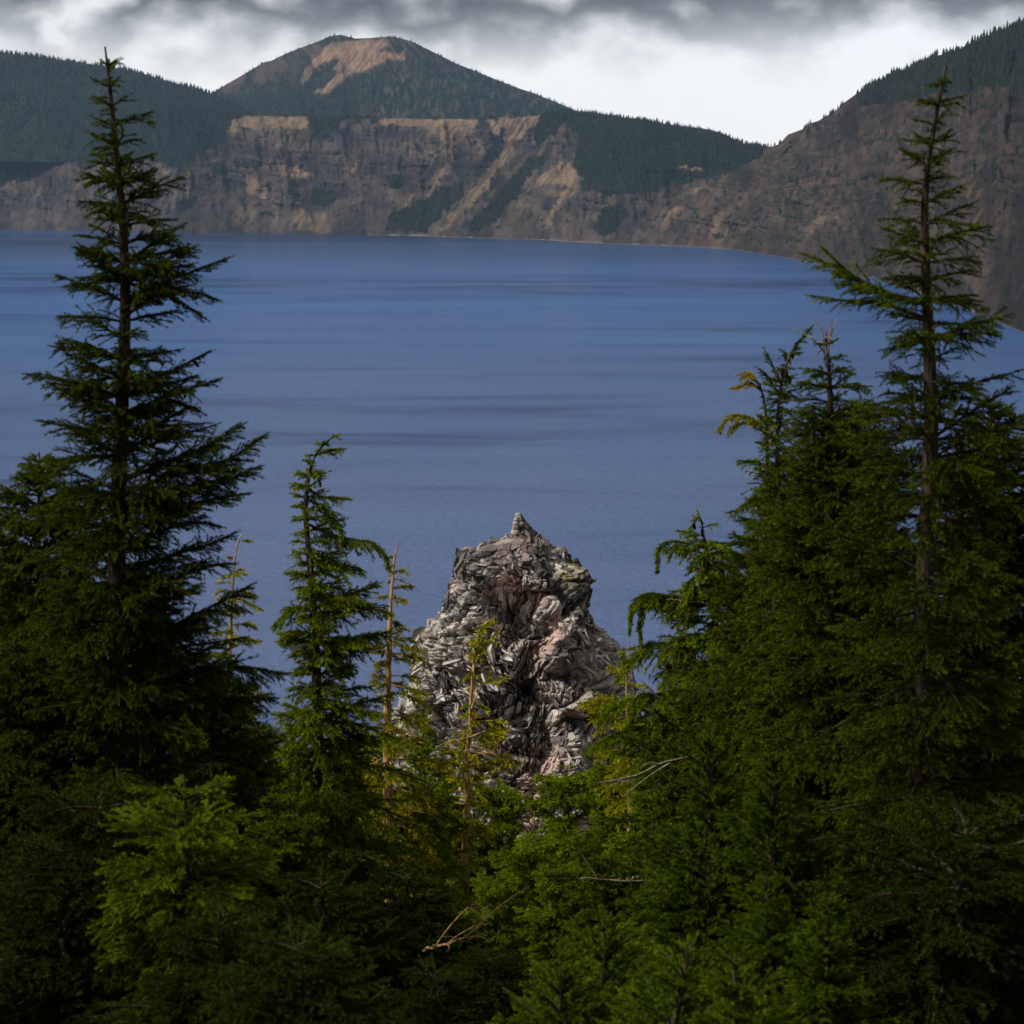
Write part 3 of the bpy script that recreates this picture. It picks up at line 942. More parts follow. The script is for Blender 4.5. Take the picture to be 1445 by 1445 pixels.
for q, (lo, ro, dy, dr) in enumerate(CRAGS):
    lo, ro = zpx(lo), zpx(ro)
    nrw, nth = 110, 220
    rw = np.linspace(min(lo[0][1], ro[0][1]) + 0.2, max(lo[-1][1], ro[-1][1]), nrw)
    a_l = interp(rw, [(y, x) for x, y in lo]) + (fbm(xyz(rw / 3.5, q, 0.5), 4, 701) - 0.5) * 5 * sstep(0, 12, rw - rw[0])
    a_r = interp(rw, [(y, x) for x, y in ro]) + (fbm(xyz(rw / 3.5, q, 2.5), 4, 702) - 0.5) * 5 * sstep(0, 12, rw - rw[0])
    yq = RY + dy
    q0, q1_ = P(a_l, rw, yq), P(a_r, rw, yq)
    hq = np.maximum((q1_[:, 0] - q0[:, 0]) / 2, 0.01)
    cq = (q1_[:, 0] + q0[:, 0]) / 2
    th_ = np.linspace(-np.pi, np.pi, nth, endpoint=False) - np.pi / 2
    c_t, s_t = np.cos(th_), np.sin(th_)
    sqq = (np.abs(c_t) ** 2.4 + np.abs(s_t) ** 2.4) ** (-1 / 2.4)
    bq = np.stack([cq[:, None] + hq[:, None] * (c_t * sqq)[None], yq + (dr * hq[:, None] + 0.03) * (s_t * sqq)[None], np.repeat(q0[:, 2][:, None], nth, 1)], -1)
    nq = unit0(np.stack([c_t[None] / (hq[:, None] + 0.2), s_t[None] / (dr * hq[:, None] + 0.2), 0 * bq[..., 2] + 0.1], -1))
    fxq = (bq[..., 0] / kz + CX - 560) * 3.211
    fzq = (np.repeat(rw[:, None], nth, 1) - 700) * 3.211
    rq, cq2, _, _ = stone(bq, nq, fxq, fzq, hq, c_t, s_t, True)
    cv_.append(rq.reshape(-1, 3))
    cc2.append(cq2.reshape(-1, 3))
    crag_f.append(grid_faces(nrw, nth, True) + o1)
    caps.append(np.arange(o1, o1 + nth)[None, ::-1])
    o1 += nrw * nth
rv = np.concatenate([rv] + cv_)
rc = np.concatenate([rc] + cc2)
base_o = np.array((float(cx[-1]), RY, float(rz[-1])))
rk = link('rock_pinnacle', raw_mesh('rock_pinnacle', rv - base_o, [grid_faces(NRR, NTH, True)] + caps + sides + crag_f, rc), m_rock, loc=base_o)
tag(rk, 'jagged grey and rusty rock pinnacle of broken leaves rising before the lake', 'rock')

# ------------------------------------------------------------------ near trees
def bark_material(name, c0, c1):
    m, t, b = material(name)
    tc_ = N(t, 'ShaderNodeTexCoord')
    mp_ = N(t, 'ShaderNodeMapping')
    mp_.inputs['Scale'].default_value = (60, 60, 9)
    t.links.new(tc_.outputs['Object'], mp_.inputs[0])
    nn = N(t, 'ShaderNodeTexNoise')
    nn.inputs['Scale'].default_value = 1.0
    nn.inputs['Detail'].default_value = 5
    t.links.new(mp_.outputs[0], nn.inputs['Vector'])
    rp = ramp(t, [(0.35, tuple(c0)), (0.65, tuple(c1))])
    t.links.new(nn.outputs['Fac'], rp.inputs[0])
    t.links.new(rp.outputs[0], b.inputs['Base Color'])
    bp = N(t, 'ShaderNodeBump')
    bp.inputs['Strength'].default_value = 0.6
    bp.inputs['Distance'].default_value = 0.01
    t.links.new(nn.outputs['Fac'], bp.inputs['Height'])
    t.links.new(bp.outputs[0], b.inputs['Normal'])
    b.inputs['Roughness'].default_value = 0.9
    b.inputs['Specular IOR Level'].default_value = 0.15
    return m


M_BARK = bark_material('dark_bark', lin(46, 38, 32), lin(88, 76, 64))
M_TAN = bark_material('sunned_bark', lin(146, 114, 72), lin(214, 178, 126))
M_CONE = bark_material('cone_scales', lin(34, 24, 26), lin(78, 56, 48))
M_DEAD = bark_material('weathered_wood', lin(100, 88, 76), lin(176, 160, 140))


def leaf_material(name):
    m, t, b = material(name)
    at = N(t, 'ShaderNodeVertexColor', layer_name='Col')
    oi = N(t, 'ShaderNodeObjectInfo')
    tone = N(t, 'ShaderNodeMapRange')
    tone.inputs['To Min'].default_value = 0.78
    tone.inputs['To Max'].default_value = 1.18
    t.links.new(oi.outputs['Random'], tone.inputs['Value'])
    leafc = N(t, 'ShaderNodeVectorMath', operation='SCALE')
    t.links.new(at.outputs['Color'], leafc.inputs[0])
    t.links.new(tone.outputs[0], leafc.inputs['Scale'])
    t.links.new(leafc.outputs[0], b.inputs['Base Color'])
    b.inputs['Roughness'].default_value = 0.65
    b.inputs['Specular IOR Level'].default_value = 0.10
    tr = N(t, 'ShaderNodeBsdfTranslucent')
    k = N(t, 'ShaderNodeVectorMath', operation='MULTIPLY')
    k.inputs[1].default_value = (1.15, 1.1, 0.5)
    t.links.new(leafc.outputs[0], k.inputs[0])
    t.links.new(k.outputs[0], tr.inputs['Color'])
    mx = N(t, 'ShaderNodeMixShader')
    mx.inputs[0].default_value = 0.28
    t.links.new(b.outputs[0], mx.inputs[1])
    t.links.new(tr.outputs[0], mx.inputs[2])
    t.links.new(mx.outputs[0], t.nodes['Material Output'].inputs['Surface'])
    return m


M_LEAF = leaf_material('hemlock_needles')

DARKG = lin(60, 77, 9) * 0.85
MIDG = lin(92, 108, 11)
LITG = lin(128, 146, 20)
YELG = lin(198, 184, 34)
BLUEG = lin(62, 90, 14)


def unit(a):
    return a / np.maximum(np.linalg.norm(a, axis=-1, keepdims=True), 1e-9)


def tubes(polys_, radii, sides):
    """polys_ (n,k,3), radii (n,k) -> verts, faces"""
    n, k, _ = polys_.shape
    tan_ = np.gradient(polys_, axis=1)
    tan_ = unit(tan_)
    ref = np.where(np.abs(tan_[..., 2:]) > 0.9, np.array((1.0, 0, 0)), np.array((0, 0, 1.0)))
    s_ = unit(np.cross(tan_, ref))
    u_ = np.cross(s_, tan_)
    a_ = np.arange(sides) / sides * 2 * np.pi
    ring = polys_[:, :, None] + radii[..., None, None] * (np.cos(a_)[:, None] * s_[:, :, None] + np.sin(a_)[:, None] * u_[:, :, None])
    f = grid_faces(k, sides, True)
    fc = (f[None] + (np.arange(n) * k * sides)[:, None, None]).reshape(-1, 4)
    return ring.reshape(-1, 3), fc


def resample(p, k):
    p = np.asarray(p, float)
    if len(p) > 2:          # a smooth curve through the points
        q = np.concatenate([2 * p[:1] - p[1:2], p, 2 * p[-1:] - p[-2:-1]])
        out = []
        for i in range(1, len(q) - 2):
            t_ = np.linspace(0, 1, 8, endpoint=False)[:, None]
            a, b_, c_, d_ = q[i - 1], q[i], q[i + 1], q[i + 2]
            out.append(0.5 * (2 * b_ + (c_ - a) * t_ + (2 * a - 5 * b_ + 4 * c_ - d_) * t_ ** 2 + (3 * b_ - a - 3 * c_ + d_) * t_ ** 3))
        p = np.concatenate(out + [p[-1:]])
    L = np.concatenate([[0], np.cumsum(np.linalg.norm(np.diff(p, axis=0), axis=1))])
    t_ = np.linspace(0, L[-1], k)
    return np.stack([np.interp(t_, L, p[:, i]) for i in range(p.shape[1])], 1)


class Crown:
    """collects boughs, twigs and needles of one tree"""

    def __init__(self, seed, nsize=1.0, align=0.0):
        self.al = align
        self.rng = np.random.default_rng(seed)
        self.v, self.c = [], []
        self.wood = []
        self.woodr = []
        self.ns = nsize

    def needles(self, O, D, L, G, col, tip, per_m, spread=0.75, lift=0.15):
        """needles along twigs: O origin, D unit direction, L length, G droop; col/tip colours per twig"""
        rng = self.rng
        n = np.maximum(rng.poisson(L * per_m), 3)
        i = np.repeat(np.arange(len(L)), n)
        u = rng.random(len(i)) ** 0.9
        p = O[i] + D[i] * (L[i] * u)[:, None]
        p[:, 2] -= G[i] * u ** 2 * L[i]
        d = D[i].copy()
        d[:, 2] -= 2 * G[i] * u
        rnd = unit(rng.normal(0, 1, (len(i), 3)))
        nd = unit(d * (0.62 + 0.4 * self.al) + rnd * spread + np.array((0, 0, lift)))
        ln = self.ns * rng.uniform(0.014, 0.030, len(i))
        wd = self.ns * rng.uniform(0.0020, 0.0044, len(i))
        side = unit(np.cross(nd, unit(rng.normal(0, 1, (len(i), 3)))))
        a = p - side * wd[:, None]
        b_ = p + side * wd[:, None]
        c_ = p + nd * ln[:, None]
        self.v.append(np.stack([a, b_, c_], 1).reshape(-1, 3).astype(np.float32))
        k = (u ** 2)[:, None]
        cc = (col[i] * (1 - k) + tip[i] * k) * rng.uniform(0.75, 1.25, (len(i), 1))
        self.c.append(np.repeat(cc.astype(np.float32), 3, 0))

    def bough(self, pts, r0, fol0, col, tip, twig=0.3, per_m=430, dens=1.0, flat=0.75, droop=0.25, wood=True, hang=0.0):
        """a bough along pts (k,3): twigs on both sides from fraction fol0 outwards"""
        rng = self.rng
        L = np.linalg.norm(np.diff(pts, axis=0), axis=1).sum()
        if wood:
            self.wood.append(resample(pts, 8))
            self.woodr.append(np.linspace(r0, 0.0025, 8))
        nt = max(3, int(L * (1 - fol0) * 30 * dens))
        s_ = fol0 + (1 - fol0) * (np.arange(nt) + rng.random(nt)) / nt
        t_ = s_ * (len(pts) - 1)
        i0 = np.minimum(t_.astype(int), len(pts) - 2)
        f_ = (t_ - i0)[:, None]
        O = pts[i0] * (1 - f_) + pts[i0 + 1] * f_
        T = unit(pts[i0 + 1] - pts[i0])
        sd = unit(np.cross(T, np.array((0, 0, 1.0))) + 1e-6)
        up = np.cross(sd, T)
        sg = rng.choice((-1.0, 1.0), nt)[:, None]
        roll = rng.normal(0, 0.45, nt)[:, None] * (1.6 - flat)
        al = self.al
        D = unit(T * rng.uniform(0.5 + 0.45 * al, 1.0 + 0.5 * al, nt)[:, None] + (sd * sg * np.cos(roll) + up * np.sin(roll)) * rng.uniform(0.45 - 0.15 * al, 0.95 - 0.25 * al, nt)[:, None] + np.array((0, 0, -hang)))
        # longest a third of the way out, short at the tip
        env_ = np.clip((1.04 - s_) / 0.7, 0, 1) ** 0.75
        Lt = np.minimum(twig, 0.55 * L + 0.03) * env_ * rng.uniform(0.45, 1.1, nt) + 0.035
        G = droop * rng.uniform(0.3, 1.2, nt)
        shade = rng.uniform(0.78, 1.22, (nt, 1))
        self.needles(O, D, Lt, G, col * shade, tip * shade, per_m)
        # second-order twigs on the longer ones
        big = np.flatnonzero(Lt > 0.13)
        if len(big):
            m_ = np.repeat(big, np.maximum(1, (Lt[big] / 0.055).astype(int)))
            u = rng.random(len(m_)) * 0.85
            O2 = O[m_] + D[m_] * (Lt[m_] * u)[:, None]
            O2[:, 2] -= G[m_] * u ** 2 * Lt[m_]
            rn = unit(rng.normal(0, 1, (len(m_), 3)) * np.array((1, 1, 0.55)))
            D2 = unit(D[m_] * (0.75 + 0.5 * al) + rn * 0.75 + np.array((0, 0, -0.5 * hang)))
            L2 = Lt[m_] * (1 - u) * rng.uniform(0.25, 0.6, len(m_)) + 0.025
            self.needles(O2, D2, L2, G[m_], col * shade[m_], tip * shade[m_], per_m)
        # needles along the leader of the bough
        self.needles(O, T, np.full(nt, 0.07), 0 * G, col * shade, tip * shade, per_m * 0.8)

    def mesh(self, name):
        V_ = np.concatenate(self.v)
        return V_, np.concatenate(self.c)


def cone_mesh():
    """a hanging hemlock cone: rows of scales swelling in the middle"""
    nz_, ns_ = 12, 10
    z = np.linspace(0, -0.058, nz_)
    r = 0.0105 * np.sin(np.linspace(0.25, np.pi - 0.15, nz_)) ** 0.6
    a_ = np.arange(ns_) / ns_ * 2 * np.pi
    rr = r[:, None] * (1 + 0.24 * ((np.arange(ns_)[None] + np.arange(nz_)[:, None]) % 2))
    v = np.stack([rr * np.cos(a_), rr * np.sin(a_), z[:, None] + 0 * rr], -1).reshape(-1, 3)
    v = np.concatenate([v, [(0, 0, 0.006), (0, 0, -0.062)]])
    f = grid_faces(nz_, ns_, True)
    k = np.arange(ns_)
    top_ = np.stack([k, np.full(ns_, nz_ * ns_), (k + 1) % ns_], 1)
    bt = np.stack([(nz_ - 1) * ns_ + k, (nz_ - 1) * ns_ + (k + 1) % ns_, np.full(ns_, nz_ * ns_ + 1)], 1)
    me = raw_mesh('cone', v, [f, top_, bt])
    me.materials.append(M_CONE)
    return me


CONE = cone_mesh()
HEIGHT = {}


def mat_col(c):
    return np.asarray(c, float)


def hemlock(name, label, trunk, d, left, right, seed, nb=120, rbase=0.07, col=MIDG, tip=LITG, elev=(30, -8), droop=0.35, twig=0.3, dens=1.0, bark=None, group=None,
            cat='tree', cones=None, extra=(), bare=(), fol0=0.12, per_m=430, nsize=None, crown_from=None, gap=0.0, hang=0.0, depth_k=0.85, yaw_bias=None, low=None, forward=1.0, clothe=1.0, align=0.35):
    """trunk: photo pixels from tip to foot at distance d; left/right: crown reach in photo pixels by row"""
    nb = int(nb * 1.45)
    dens = dens * 1.15
    rng = np.random.default_rng(seed)
    tr = [P(x, y, d) for x, y in trunk]
    foot = tr[-1].copy()
    gz_ = float(ground_z(foot[0], foot[1]))
    tr = np.array(tr)
    if foot[2] > gz_ + 0.1:
        tr = np.concatenate([tr, [[foot[0] + rng.normal(0, 0.05), foot[1], gz_ - 0.3]]])
    line = resample(tr, 60)
    line[:, 1] += 0.05 * np.sin(np.linspace(0, 7, 60) + seed)
    origin = np.array((line[-1][0], line[-1][1], gz_))
    t_ = np.linspace(0, 1, 60)
    rad = 0.005 + (rbase - 0.005) * t_ ** 0.85
    if bark is M_TAN:
        rad = rad * (1 + 0.12 * np.sin(np.arange(60) * 1.7 + seed) + 0.08 * rng.normal(0, 1, 60).clip(-1, 1))
    w_v, w_f = tubes(line[None], rad[None], 9)
    root = bpy.data.objects.new(name, None)
    COL.objects.link(root)
    root.location = origin
    tag(root, label, cat, group)
    bark = bark or M_BARK
    # photo row of each point of the trunk
    rel = line - np.array((0, 0, CAM_Z))
    dep = rel @ fwd
    rowp = CY - (rel @ upv) / dep * F
    topr = rowp[0]
    botr = rowp[-1] if low is None else min(low, rowp[-1])
    start = topr + 2 if crown_from is None else crown_from
    ns_ = nsize or float(np.clip(d / 17.0, 0.75, 1.7))
    cr = Crown(seed + 1000, ns_, align)
    pm = 1.12 * per_m / ns_ ** 1.35
    u_ = np.sort(rng.random(nb)) ** 0.85
    rows_ = start + (botr - start) * u_
    az = np.arange(nb) * 2.39996 + rng.normal(0, 0.35, nb)
    for y, a_ in zip(rows_, az):
        k = np.searchsorted(rowp, y)
        k = min(max(k, 0), 58)
        o = line[k]
        c_, s_ = math.cos(a_), math.sin(a_)
        if yaw_bias is not None and rng.random() < 0.6:
            c_ = abs(c_) * yaw_bias
        rl, rr_ = interp(y, left), interp(y, right)
        rch = rr_ if c_ > 0 else rl
        mean = 0.5 * (rl + rr_)
        Lm = (abs(c_) * rch + (1 - abs(c_)) * depth_k * mean) * d / F * rng.uniform(0.62, 1.05)
        if s_ < 0:
            Lm *= forward
        Lm *= 0.62 + 0.72 * float(vnoise(np.array((y / 24.0, a_ * 0.8 % 5, seed * 0.37)), 77))
        if rng.random() < gap or Lm < 0.02:
            continue
        fr = np.clip((y - topr) / max(botr - topr, 1), 0, 1)
        e0 = R(elev[0] + (elev[1] - elev[0]) * min(1, fr * 1.6) + rng.normal(0, 9))
        nseg = 8
        q = np.linspace(0, 1, nseg)
        ang = e0 - droop * q * rng.uniform(0.5, 1.5) + 0.25 * droop * (q > 0.8)
        bend = rng.normal(0, 0.35) * q
        dl = Lm / (nseg - 1)
        dirs = np.stack([np.cos(ang) * np.cos(a_ + bend) * (1 if c_ == math.cos(a_) else np.sign(c_ * math.cos(a_))), np.cos(ang) * np.sin(a_ + bend), np.sin(ang)], 1)
        pts_ = o + np.concatenate([[[0, 0, 0]], np.cumsum(dirs[:-1] * dl, 0)])
        sh = rng.uniform(0.8, 1.2)
        cr.bough(pts_, 0.004 + 0.012 * min(Lm, 1.5), fol0 if Lm > 0.25 else 0.02, col * sh, tip * sh, twig, pm, dens, droop=0.3, hang=hang)
    if bark is not M_TAN:         # short leafy shoots straight from the trunk
        kk_ = np.flatnonzero((rowp > start) & (rowp < botr))
        if len(kk_):
            span = np.linalg.norm(line[kk_[-1]] - line[kk_[0]])
            m = int(span * 60 * clothe)
            pk = rng.uniform(kk_[0], kk_[-1] + 0.999, m)
            i_ = np.minimum(pk.astype(int), 58)
            O_ = line[i_] + (line[i_ + 1] - line[i_]) * (pk - i_)[:, None]
            a__ = rng.random(m) * 6.283
            D_ = unit(np.stack([np.cos(a__), np.sin(a__), rng.normal(0.15, 0.35, m)], 1))
            fr_ = np.clip((rowp[i_] - topr) / 160.0, 0.12, 1)
            L_ = rng.uniform(0.07, 0.26, m) * fr_ * (d / 17) ** 0.5
            sh = rng.uniform(0.75, 1.2, (m, 1))
            cr.needles(O_, D_, L_, 0.3 * np.ones(m), col * sh, tip * sh, pm)
    for e in extra:
        ep = np.array([P(x, y, d + (q[0] if q else 0)) for x, y, *q in e['pts']])
        ep = resample(ep, 14)
        cr.bough(ep, e.get('r', 0.012), e.get('fol0', 0.1), e.get('col', col), e.get('tip', tip), 1.2 * e.get('twig', 0.22), pm, 1.6 * e.get('dens', 1.2), wood=True, hang=e.get('hang', 0.25))
    wv_, wf_ = [w_v], [w_f]
    off = len(w_v)
    if cr.wood:
        a, f_ = tubes(np.array(cr.wood), np.array(cr.woodr), 4)
        wv_.append(a)
        wf_.append(f_ + off)
    tme = raw_mesh('trunk', np.concatenate(wv_) - origin, np.concatenate(wf_), smooth=True)
    link('trunk', tme, bark, root)
    for e in bare:
        ep = resample(np.array([P(x, y, d + (q[0] if q else -0.05)) for x, y, *q in e]), 12)
        forks, fr_ = [ep], [np.linspace(0.0075, 0.002, 12)]
        for k in range(5):
            i = rng.integers(3, 10)
            dv_ = unit(ep[i + 1] - ep[i] + rng.normal(0, 0.6, 3) * np.linalg.norm(ep[i + 1] - ep[i]))
            st = ep[i] + np.linspace(0, 1, 12)[:, None] * dv_ * rng.uniform(0.06, 0.2) + np.array((0, 0, -0.02)) * (np.linspace(0, 1, 12) ** 2)[:, None]
            forks.append(st)
            fr_.append(np.linspace(0.005, 0.0015, 12))
        a, f_ = tubes(np.array(forks), np.array(fr_), 5)
        link('bare_branch', raw_mesh('bare_branch', a - origin, f_, smooth=True), M_TAN if bark is M_TAN else M_DEAD, root)
    if cr.v:
        V_, C_ = cr.mesh('crown')
        cr.v = cr.c = None
        V_ -= origin.astype(np.float32)
        cm = raw_mesh('crown', V_, np.arange(len(V_), dtype=np.int32).reshape(-1, 3), C_, byte=True)
        del V_, C_
        link('crown', cm, M_LEAF, root)
    if cones:
        wp = np.concatenate(cr.wood + [line])
        rl_ = wp - np.array((0, 0, CAM_Z))
        wx_, wy_ = CX + rl_[:, 0] / (rl_ @ fwd) * F, CY - (rl_ @ upv) / (rl_ @ fwd) * F
    for (x, y) in (cones or ()):
        k = np.argmin(np.hypot(wx_ - x, wy_ - y + 4) + rng.random(len(wx_)) * 2)      # hangs from the nearest twig
        co = link('cone', CONE, None, root, wp[k] - origin)
        sc_ = rng.uniform(0.8, 1.05) * max(0.9, d / 17)
        co.scale = (sc_, sc_, sc_ * rng.uniform(0.9, 1.15))
        co.rotation_euler = (rng.normal(0, 0.25), rng.normal(0, 0.25), rng.random() * 6)
    HEIGHT[root.name] = line[0][2] - gz_
    return root


def copy_tree(src, label, x, top_row, d, rot, group=None, wide=1.0):
    """another tree of the same growth; it stands at photo column x, distance d, with its tip on photo row top_row"""
    p = P(x, top_row, d)
    gz_ = float(ground_z(p[0], p[1]))
    r = src.copy()
    COL.objects.link(r)
    k = (p[2] - gz_) / HEIGHT[src.name]
    r.location = (p[0], p[1], gz_)
    r.scale = (k * wide, k * wide, k)
    r.rotation_euler = (0, 0, rot)
    r['label'] = label
    if group:
        r['group'] = group
    for ch in src.children:
        c_ = ch.copy()
        COL.objects.link(c_)
        c_.parent = r
    return r

# ---- the individual trees, from the far ones on the ridge to the near ones at the viewpoint
hemlock('hemlock', 'bent sapling with tan bare trunk and yellow drooping tip in front of the pinnacle',
        [(690, 876), (680, 884), (671, 910), (668, 945), (664, 1000), (663, 1040), (657, 1075), (660, 1120), (657, 1180), (657, 1300)], 26,
        [(876, 4), (900, 5), (960, 10), (1000, 16), (1040, 30), (1100, 40), (1180, 40), (1300, 20)], [(876, 10), (900, 12), (960, 14), (1000, 40), (1040, 50), (1100, 46), (1160, 40), (1300, 20)],
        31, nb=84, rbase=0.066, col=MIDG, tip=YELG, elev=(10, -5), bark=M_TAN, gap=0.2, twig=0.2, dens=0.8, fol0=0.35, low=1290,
        extra=[dict(pts=[(666, 960), (672, 930), (690, 905), (704, 890)], fol0=0.4, dens=0.4, col=MIDG, tip=YELG),
               dict(pts=[(665, 1000), (676, 975), (690, 960), (712, 958)], fol0=0.5, dens=0.8, col=LITG, tip=YELG),
               dict(pts=[(669, 930), (676, 900), (688, 880), (696, 878)], fol0=0.1, dens=1.2, col=LITG, tip=YELG, twig=0.12),
               dict(pts=[(664, 1040), (690, 1030), (712, 1028)], fol0=0.3, col=MIDG, tip=YELG), dict(pts=[(660, 1080), (690, 1075), (715, 1068)], fol0=0.4, col=MIDG, tip=YELG),
               dict(pts=[(660, 1060), (690, 1062), (730, 1075)], fol0=0.5, col=MIDG, tip=YELG)],
        bare=[[(662, 1040), (640, 1045), (622, 1048)], [(660, 1075), (682, 1062), (720, 1072)], [(660, 1060), (690, 1064), (716, 1062)]])
hemlock('hemlock', 'thin orange-trunked hemlock with sparse top left of the pinnacle',
        [(563, 764), (558, 780), (555, 810), (552, 850), (549, 930), (547, 1000), (547, 1080), (549, 1180), (553, 1310)], 24,
        [(764, 3), (780, 6), (810, 14), (860, 16), (900, 22), (940, 20), (1000, 25), (1100, 40), (1300, 30)], [(764, 5), (800, 22), (825, 34), (860, 24), (885, 26), (920, 48), (960, 70), (1000, 90), (1050, 100), (1150, 105), (1220, 80), (1300, 50)],
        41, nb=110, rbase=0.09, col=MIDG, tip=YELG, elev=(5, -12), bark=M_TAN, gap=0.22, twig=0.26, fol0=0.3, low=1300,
        cones=[(541, 872), (541, 880), (563, 880), (556, 868), (539, 892), (537, 915), (541, 921), (564, 874), (558, 876)],
        bare=[[(549, 1030), (575, 1040), (600, 1052)], [(549, 1040), (580, 1038), (598, 1041)], [(549, 1065), (530, 1075), (516, 1081)], [(552, 1140), (590, 1145), (625, 1152)], [(552, 1160), (590, 1175), (612, 1178)], [(553, 1255), (580, 1262), (640, 1262)],
              [(555, 815), (575, 823), (592, 826)], [(553, 1300), (540, 1300), (530, 1290)]])
hemlock('hemlock', 'sparse yellowed hemlock sapling behind the dark left hemlock',
        [(340, 755), (333, 775), (329, 810), (326, 860), (323, 930), (320, 1000), (318, 1100)], 22,
        [(755, 3), (790, 8), (830, 20), (870, 26), (930, 30), (1100, 50)], [(755, 10), (775, 34), (800, 38), (830, 40), (850, 56), (890, 44), (940, 50), (990, 60), (1100, 60)],
        51, nb=70, rbase=0.06, col=MIDG, tip=YELG, elev=(12, -5), bark=M_TAN, gap=0.15, twig=0.16, fol0=0.2)
hemlock('hemlock', 'yellow-green hemlock behind the drooping boughs at the pinnacle right flank',
        [(888, 905), (886, 930), (884, 970), (886, 1040), (890, 1150)], 25,
        [(905, 4), (930, 25), (960, 40), (995, 68), (1020, 50), (1100, 50)], [(905, 4), (940, 30), (1000, 40), (1100, 60)],
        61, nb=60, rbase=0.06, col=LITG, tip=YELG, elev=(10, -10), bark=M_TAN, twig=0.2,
        extra=[dict(pts=[(884, 1000), (850, 990), (820, 992)], col=LITG, tip=YELG), dict(pts=[(886, 1012), (860, 1015), (835, 1005)], col=LITG, tip=YELG)])

hemlock('hemlock', 'green hemlock with its top bent over to the right',
        [(480, 613), (463, 622), (449, 636), (440, 655), (434, 680), (431, 720), (435, 770), (441, 830), (446, 920), (449, 1000), (448, 1100), (446, 1300)], 18,
        [(613, 2), (640, 8), (660, 22), (685, 20), (700, 16), (740, 18), (785, 18), (803, 34), (820, 30), (845, 25), (880, 56), (898, 46), (915, 30), (945, 30), (990, 60), (1050, 90), (1150, 120), (1300, 110)],
        [(613, 3), (635, 40), (650, 20), (672, 22), (695, 44), (720, 40), (760, 60), (790, 50), (803, 62), (818, 40), (830, 84), (850, 70), (870, 90), (890, 60), (905, 88), (940, 70), (960, 90), (1000, 130), (1060, 150), (1150, 150), (1300, 120)],
        71, nb=235, rbase=0.085, col=MIDG * 0.9, tip=LITG, elev=(25, -6), droop=0.3, twig=0.22, fol0=0.06, clothe=0.7,
        extra=[dict(pts=[(449, 640), (462, 636), (479, 634)], twig=0.08), dict(pts=[(436, 690), (452, 700), (470, 702), (488, 704)], twig=0.1),
               dict(pts=[(434, 705), (460, 720), (478, 745), (486, 765)], twig=0.16), dict(pts=[(436, 740), (470, 755), (500, 762), (525, 766), (541, 780), (548, 796)], twig=0.15, dens=1.6, hang=0.5),
               dict(pts=[(438, 780), (470, 792), (498, 800), (508, 804)]), dict(pts=[(442, 840), (480, 842), (515, 832), (530, 826)], hang=0.1),
               dict(pts=[(446, 870), (490, 855), (520, 855), (545, 865)]), dict(pts=[(446, 905), (490, 905), (545, 893)], hang=0.1, dens=1.5),
               dict(pts=[(447, 860), (420, 858), (400, 870), (390, 880)]), dict(pts=[(448, 900), (420, 893), (398, 902)])],
        cones=[(527, 783), (546, 795), (451, 670), (455, 676), (454, 684), (458, 688), (441, 668), (544, 800), (496, 770)],
        bare=[[(446, 880), (448, 900), (449, 905)], [(448, 990), (470, 1020), (478, 1050)]])
hemlock('hemlock', 'slender hemlock with yellow wind-bent tip left of the dense dark tree',
        [(1046, 546), (1055, 534), (1068, 536), (1077, 560), (1082, 600), (1083, 660), (1083, 760), (1082, 1000)], 17,
        [(540, 12), (560, 3), (590, 5), (660, 20), (720, 30), (760, 40), (1000, 60)], [(540, 4), (600, 8), (660, 20), (1000, 60)],
        81, nb=70, rbase=0.06, col=MIDG, tip=LITG, gap=0.2, twig=0.14, dens=0.8, fol0=0.25,
        extra=[dict(pts=[(1073, 545), (1062, 532), (1050, 530)], col=YELG * 0.9, tip=lin(190, 160, 40), twig=0.08, dens=1.6), dict(pts=[(1076, 552), (1060, 542), (1040, 546)], col=YELG * 0.9, tip=lin(190, 160, 40), twig=0.07, dens=1.4),
               dict(pts=[(1082, 612), (1062, 592), (1035, 587), (1016, 604)], col=LITG, tip=YELG, twig=0.09, dens=1.4), dict(pts=[(1082, 615), (1065, 596), (1040, 600), (1033, 608)], col=LITG, tip=YELG, twig=0.06),
               dict(pts=[(1083, 660), (1066, 652), (1046, 651)], twig=0.07), dict(pts=[(1083, 690), (1066, 700), (1046, 716), (1032, 722)], twig=0.12), dict(pts=[(1083, 745), (1066, 735), (1046, 735)], twig=0.1)],
        cones=[(1017, 606), (1033, 596), (1056, 718), (1069, 714), (1073, 716), (1072, 597)],
        bare=[[(1090, 680), (1070, 668), (1048, 663)], [(1084, 640), (1088, 620), (1091, 600)]])
